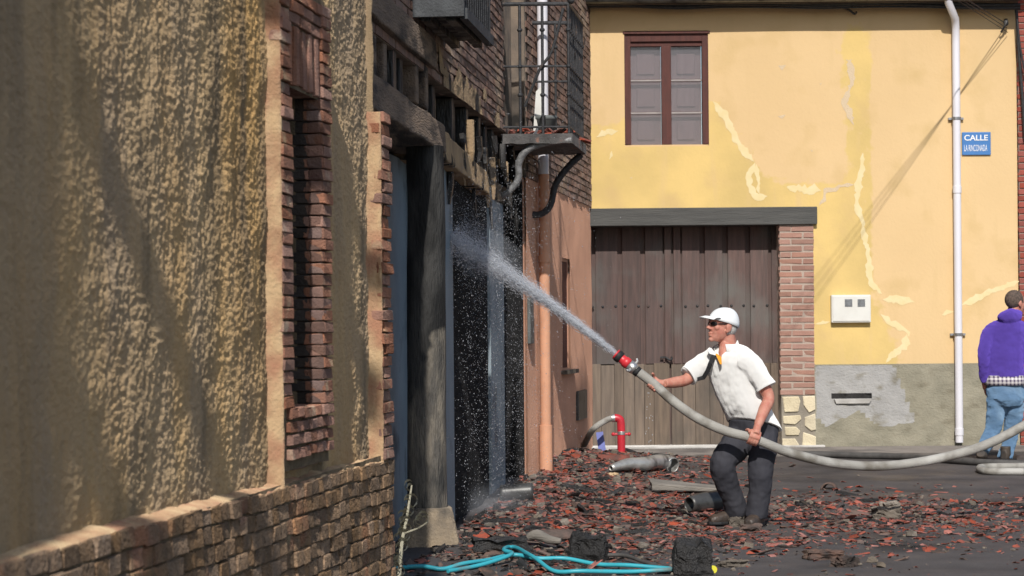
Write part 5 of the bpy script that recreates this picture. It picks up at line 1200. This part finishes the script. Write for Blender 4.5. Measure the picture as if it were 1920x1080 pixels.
def spot(rg, pw=1.0, red=False):
    while True:
        Y = rg.uniform(13.3, 25.4); X = rg.uniform(-.9, 5.6)
        if abs(X - pc.x) < .22 and abs(Y - pc.y) < .22: continue
        if (abs(X - 1.60) < .20 and abs(Y - 17.46) < .10) or (abs(X - 1.83) < .12 and abs(Y - 17.32) < .20): continue
        if red and rg.random() < .7 * sm((16.4 - Y) / 1.2): continue
        if rg.random() < dens(X, Y) ** pw: return X, Y
rg = random.Random(99)
def put(kind, m, name, label, cat, group, count, smin, smax, pw):
    for k in range(count):
        X, Y = spot(rg, pw, m == 'tile_red'); i = rg.randrange(9); key = (kind, i, m)
        if key not in SHARE:
            me = VAR[kind][i].mesh(name); me.materials.append(MATS[m]); SHARE[key] = me
        o = bpy.data.objects.new(name, SHARE[key]); col.objects.link(o); s = rg.uniform(smin, smax)
        o.scale = (s, s, s * .7); o.rotation_euler = (rg.gauss(0, .2), rg.gauss(0, .2), rg.uniform(0, 6.28))
        if kind == 'tile' and rg.random() < .35: o.rotation_euler[0] += math.pi; o.location = (X, Y, G(X, Y) + .03 * s)
        else: o.location = (X, Y, G(X, Y) + .004)
        tag(o, label, cat, group)
put('tile', 'tile_red', 'tile_fragment', 'broken red terracotta tile fragment lying in the street rubble', 'tile fragment', 'red tile fragments in the street', 170, .4, .95, .9)
put('tile', 'tile_brown', 'tile_fragment', 'sooty brown roof tile fragment lying in the street rubble', 'tile fragment', 'sooty tile fragments in the street', 100, .45, 1.05, 1.3)
put('chunk', 'rubble_grey', 'mortar_lump', 'small grey mortar lump lying in the street rubble', 'mortar lump', 'mortar lumps in the street', 90, .4, 1.2, 1.2)
put('stick', 'charcoal', 'charred_splinter', 'charred black timber splinter lying in the street rubble', 'charred wood', 'charred splinters in the street', 90, .6, 1.5, 1.6)
def scatter(kind, m, name, label, cat, count, smin, smax, pw, power=2.0):
    vs = []; fs = []
    for k in range(count):
        X, Y = spot(rg, pw, m == 'tile_red'); b = VAR[kind][rg.randrange(9)]; s = smin + (smax - smin) * rg.random() ** power
        M_ = Matrix.Translation((X, Y, G(X, Y) + .002)) @ Matrix.Rotation(rg.uniform(0, 6.28), 4, 'Z') @ Matrix.Rotation(rg.gauss(0, .25), 4, 'X') @ Matrix.Rotation(rg.gauss(0, .25), 4, 'Y') @ Matrix.Diagonal((s, s, s * .75, 1))
        k0 = len(vs); vs += [tuple(M_ @ V(v)) for v in b.v]; fs += [tuple(i + k0 for i in f) for f in b.f]
    me = bpy.data.meshes.new(name); me.from_pydata(vs, [], fs); o = link(name, me, m); tag(o, label, cat, None, 'stuff'); return o
scatter('tile', 'tile_red', 'tile_crumbs', 'small red tile crumbs strewn over the asphalt', 'tile crumbs', 12000, .05, .58, .75, 2.6)
scatter('tile', 'tile_brown', 'sooty_crumbs', 'small sooty tile crumbs strewn over the asphalt', 'tile crumbs', 6000, .06, .62, 1.1, 2.6)
scatter('chunk', 'rubble_grey', 'mortar_crumbs', 'small grey mortar crumbs strewn over the asphalt', 'mortar crumbs', 3400, .06, .5, 1.0)
scatter('stick', 'charcoal', 'charcoal_crumbs', 'black charcoal crumbs strewn over the asphalt', 'charcoal crumbs', 2600, .08, .6, 1.4)
# tiles fallen onto the balcony
for k in range(26):
    i = k % 9; key = ('tile', i, 'tile_red'); me = SHARE.get(key)
    if me is None: me = VAR['tile'][i].mesh('tile_fragment'); me.materials.append(MATS['tile_red']); SHARE[key] = me
    o = bpy.data.objects.new('tile_fragment', me); col.objects.link(o); u, v = rg.uniform(.08, .95), rg.random() ** 1.6 * .95
    p = In.lerp(On, u) + dirA * (.05 + (Yf - Yn - .1) * v); o.location = (p.x, p.y, zt + .005 + (.03 if k % 3 == 0 else 0)); s = rg.uniform(.5, 1.0); o.scale = (s, s, s); o.rotation_euler = (rg.gauss(0, .35), rg.gauss(0, .35), rg.uniform(0, 6.28))
    tag(o, 'broken red tile fragment lying on the burnt balcony floor', 'tile fragment', 'tile fragments on the balcony')
for k, (x, y) in enumerate(((1098, 262), (1102, 268))):
    me = SHARE[('tile', k * 3, 'tile_red')] if ('tile', k * 3, 'tile_red') in SHARE else list(SHARE.values())[0]
    o = bpy.data.objects.new('tile_fragment', me); col.objects.link(o); o.location = P(x - 6, y, 20.9); o.location.z = zt + .01; o.scale = (1.2, .7, .7); o.rotation_euler = (0, .3, .2); tag(o, 'broken red tile fragment hanging over the outer balcony edge', 'tile fragment', 'tile fragments over the balcony edge')

# ------------------------------------------------------------------ water
rg = random.Random(5)
J0 = tip + ax_ * .0; J1 = P(846, 440, 17.0); Jd = J1 - J0
def jet(s): return J0 + Jd * s + UP * .10 * s * (1 - s)
def drop(vs, fs, c, d, ln, r):
    d = d.normalized(); a = d.cross(V((.3, .5, .8))).normalized(); b = d.cross(a); k = len(vs)
    vs += [tuple(c - d * ln), tuple(c + a * r), tuple(c + b * r), tuple(c - a * r), tuple(c - b * r), tuple(c + d * ln)]
    fs += [(k, k + 2, k + 1), (k, k + 3, k + 2), (k, k + 4, k + 3), (k, k + 1, k + 4), (k + 5, k + 1, k + 2), (k + 5, k + 2, k + 3), (k + 5, k + 3, k + 4), (k + 5, k + 4, k + 1)]
def spread(s): return .020 + .045 * s + .11 * max(0, s - .35) ** 1.4
jd = Jd.normalized(); ja = jd.cross(UP).normalized(); jb = jd.cross(ja)
vs, fs = [], []
for k in range(26000):
    s = rg.random() ** .8; r = abs(rg.gauss(0, .55)) * spread(s); th_ = rg.uniform(0, 6.28); c = jet(s) + ja * r * math.cos(th_) + jb * r * math.sin(th_) - UP * max(0, rg.gauss(0, .012)) * s * 3
    big_ = (1 - .6 * s); drop(vs, fs, c, jd + V((rg.gauss(0, .1), rg.gauss(0, .1), rg.gauss(0, .1))), rg.uniform(.004, .012) * (1 + 1.6 * (1 - s)), rg.uniform(.0006, .0020) * (.7 + .5 * big_))
me = bpy.data.meshes.new('water_jet'); me.from_pydata(vs, [], fs); o = link('water_jet', me, 'water_drop', None, True); tag(o, 'white jet of water spraying from the red nozzle at the burnt house', 'water', None, 'stuff')
# streaming core of the jet: nested ragged sheets that thin out along the way
core(jd, ja, jb)
mb = MB(); nn_ = 70; wv = []; SEG = 14
for sh_, (kr, ka) in enumerate(((.45, 1.0), (.8, .75), (1.15, .5), (1.6, .28))):
    b0 = len(mb.v)
    for i in range(nn_ + 1):
        s_ = .95 * i / nn_; c = jet(s_); rr = (.021 + .040 * s_ + .06 * max(0, s_ - .4) ** 1.3) * (kr if s_ > .05 else kr * .6 + .4 * min(kr, 1))
        for k in range(SEG):
            th_ = 2 * math.pi * k / SEG; f = 1 + .22 * nz(s_ * 7, math.cos(th_) + sh_ * 3, math.sin(th_), 1.6)
            mb.v.append(tuple(c + (ja * math.cos(th_) + jb * math.sin(th_)) * rr * f)); wv.append(ka * max(0, 1 - s_ / .95) ** 1.1 * (1 if kr < 1 else min(1, s_ * 8)))
    for i in range(nn_):
        for k in range(SEG): mb.f.append((b0 + i * SEG + k, b0 + i * SEG + (k + 1) % SEG, b0 + (i + 1) * SEG + (k + 1) % SEG, b0 + (i + 1) * SEG + k))
me = mb.mesh('water_stream'); at = me.attributes.new('mask', 'FLOAT', 'POINT')
for i, w in enumerate(wv): at.data[i].value = w
o = link('water_stream', me, 'water_core', None, True); tag(o, 'dense white core of the water jet leaving the nozzle', 'water', None, 'stuff')
# spray and falling drops in front of the charred boards
vs, fs = [], []
for k in range(10000):
    if k % 28 == 0: cy_, cz_, co_, sp_ = rg.uniform(15.9, 20.4), rg.uniform(.1, 2.7), abs(rg.gauss(0, .28)) + .01, rg.choice((.03, .06, .14, .4))
    if rg.random() < .4: Y = rg.uniform(15.9, 20.4); z = rg.uniform(.05, 2.75); x0 = WA.pt(Y, 0, 0).x + abs(rg.gauss(.0, .30)) + .01
    else: Y = cy_ + rg.gauss(0, sp_); z = cz_ + rg.gauss(0, sp_ * 1.6); x0 = WA.pt(Y, 0, 0).x + abs(co_ + rg.gauss(0, sp_ * .4)) + .005
    if z < .05 or Y > 20.7: continue
    if rg.random() > math.exp(-((Y - 17.8) / 2.2) ** 2) + .15: continue
    r = rg.uniform(.002, .0052) if rg.random() < .15 else rg.uniform(.0012, .0028)
    drop(vs, fs, V((x0, Y, z)), V((rg.gauss(0, .3), rg.gauss(0, .3), -1)), r * rg.uniform(1, 1.8), r)
for k in range(5000):                                   # burst where the jet strikes
    c = jet(rg.uniform(.78, 1.0)) + V((rg.gauss(.03, .10), rg.gauss(.1, .35), rg.gauss(.02, .16)))
    if c.x < WA.pt(c.y, 0, -.03).x: continue
    r = rg.uniform(.0009, .0026); drop(vs, fs, c, V((rg.gauss(0, 1), rg.gauss(0, 1), rg.gauss(0, 1))), r * 1.5, r)
for k in range(26):
    c = P(rg.gauss(1216, 5), rg.uniform(735, 850), 17.38 + rg.gauss(0, .02)); r = rg.uniform(.003, .006); drop(vs, fs, c, UP, r * 1.5, r)
me = bpy.data.meshes.new('water_spray'); me.from_pydata(vs, [], fs); o = link('water_spray', me, 'water_fine', None, True); tag(o, 'fine water drops drifting in front of the charred boards', 'water', None, 'stuff')

# mist where the jet strikes, and drifting above the wet rubble
def mist(c, rad, basis, dens_, label):
    mb = MB(); mb.ball(c, *rad, 24, 16, basis); o = build('mist', mb, None, None, True); m = bpy.data.materials.new('mist'); m.use_nodes = True; N = m.node_tree.nodes; L = m.node_tree.links; N.remove(N['Principled BSDF'])
    v = N.new('ShaderNodeVolumePrincipled'); v.inputs['Color'].default_value = (.9, .93, 1, 1); v.inputs['Anisotropy'].default_value = -.1
    g = N.new('ShaderNodeTexCoord'); sb = N.new('ShaderNodeVectorMath'); sb.operation = 'SUBTRACT'; sb.inputs[1].default_value = (.5, .5, .5); L.new(g.outputs['Generated'], sb.inputs[0])
    ln = N.new('ShaderNodeVectorMath'); ln.operation = 'LENGTH'; L.new(sb.outputs[0], ln.inputs[0])
    r = N.new('ShaderNodeMapRange'); r.inputs[1].default_value = .5; r.inputs[2].default_value = .05; r.inputs[3].default_value = 0; r.inputs[4].default_value = dens_; r.interpolation_type = 'SMOOTHSTEP'; L.new(ln.outputs['Value'], r.inputs[0])
    n = N.new('ShaderNodeTexNoise'); n.inputs['Scale'].default_value = 7; n.inputs['Detail'].default_value = 4; gp = N.new('ShaderNodeNewGeometry'); L.new(gp.outputs['Position'], n.inputs[0])
    x = N.new('ShaderNodeMath'); x.operation = 'MULTIPLY'; L.new(r.outputs[0], x.inputs[0]); L.new(n.outputs[0], x.inputs[1]); L.new(x.outputs[0], v.inputs['Density']); L.new(v.outputs[0], N['Material Output'].inputs['Volume'])
    o.data.materials.clear(); o.data.materials.append(m); tag(o, label, 'mist', None, 'stuff')
mist(jet(.86) + V((.06, .1, -.02)), (.50, .30, .20), (jd, ja, jb), 1.5, 'pale mist round the end of the water jet')
mist(P(915, 955, 18.0) + V((.05, 0, .0)), (.42, .9, .26), None, .6, 'thin mist drifting over the wet rubble by the charred boards')
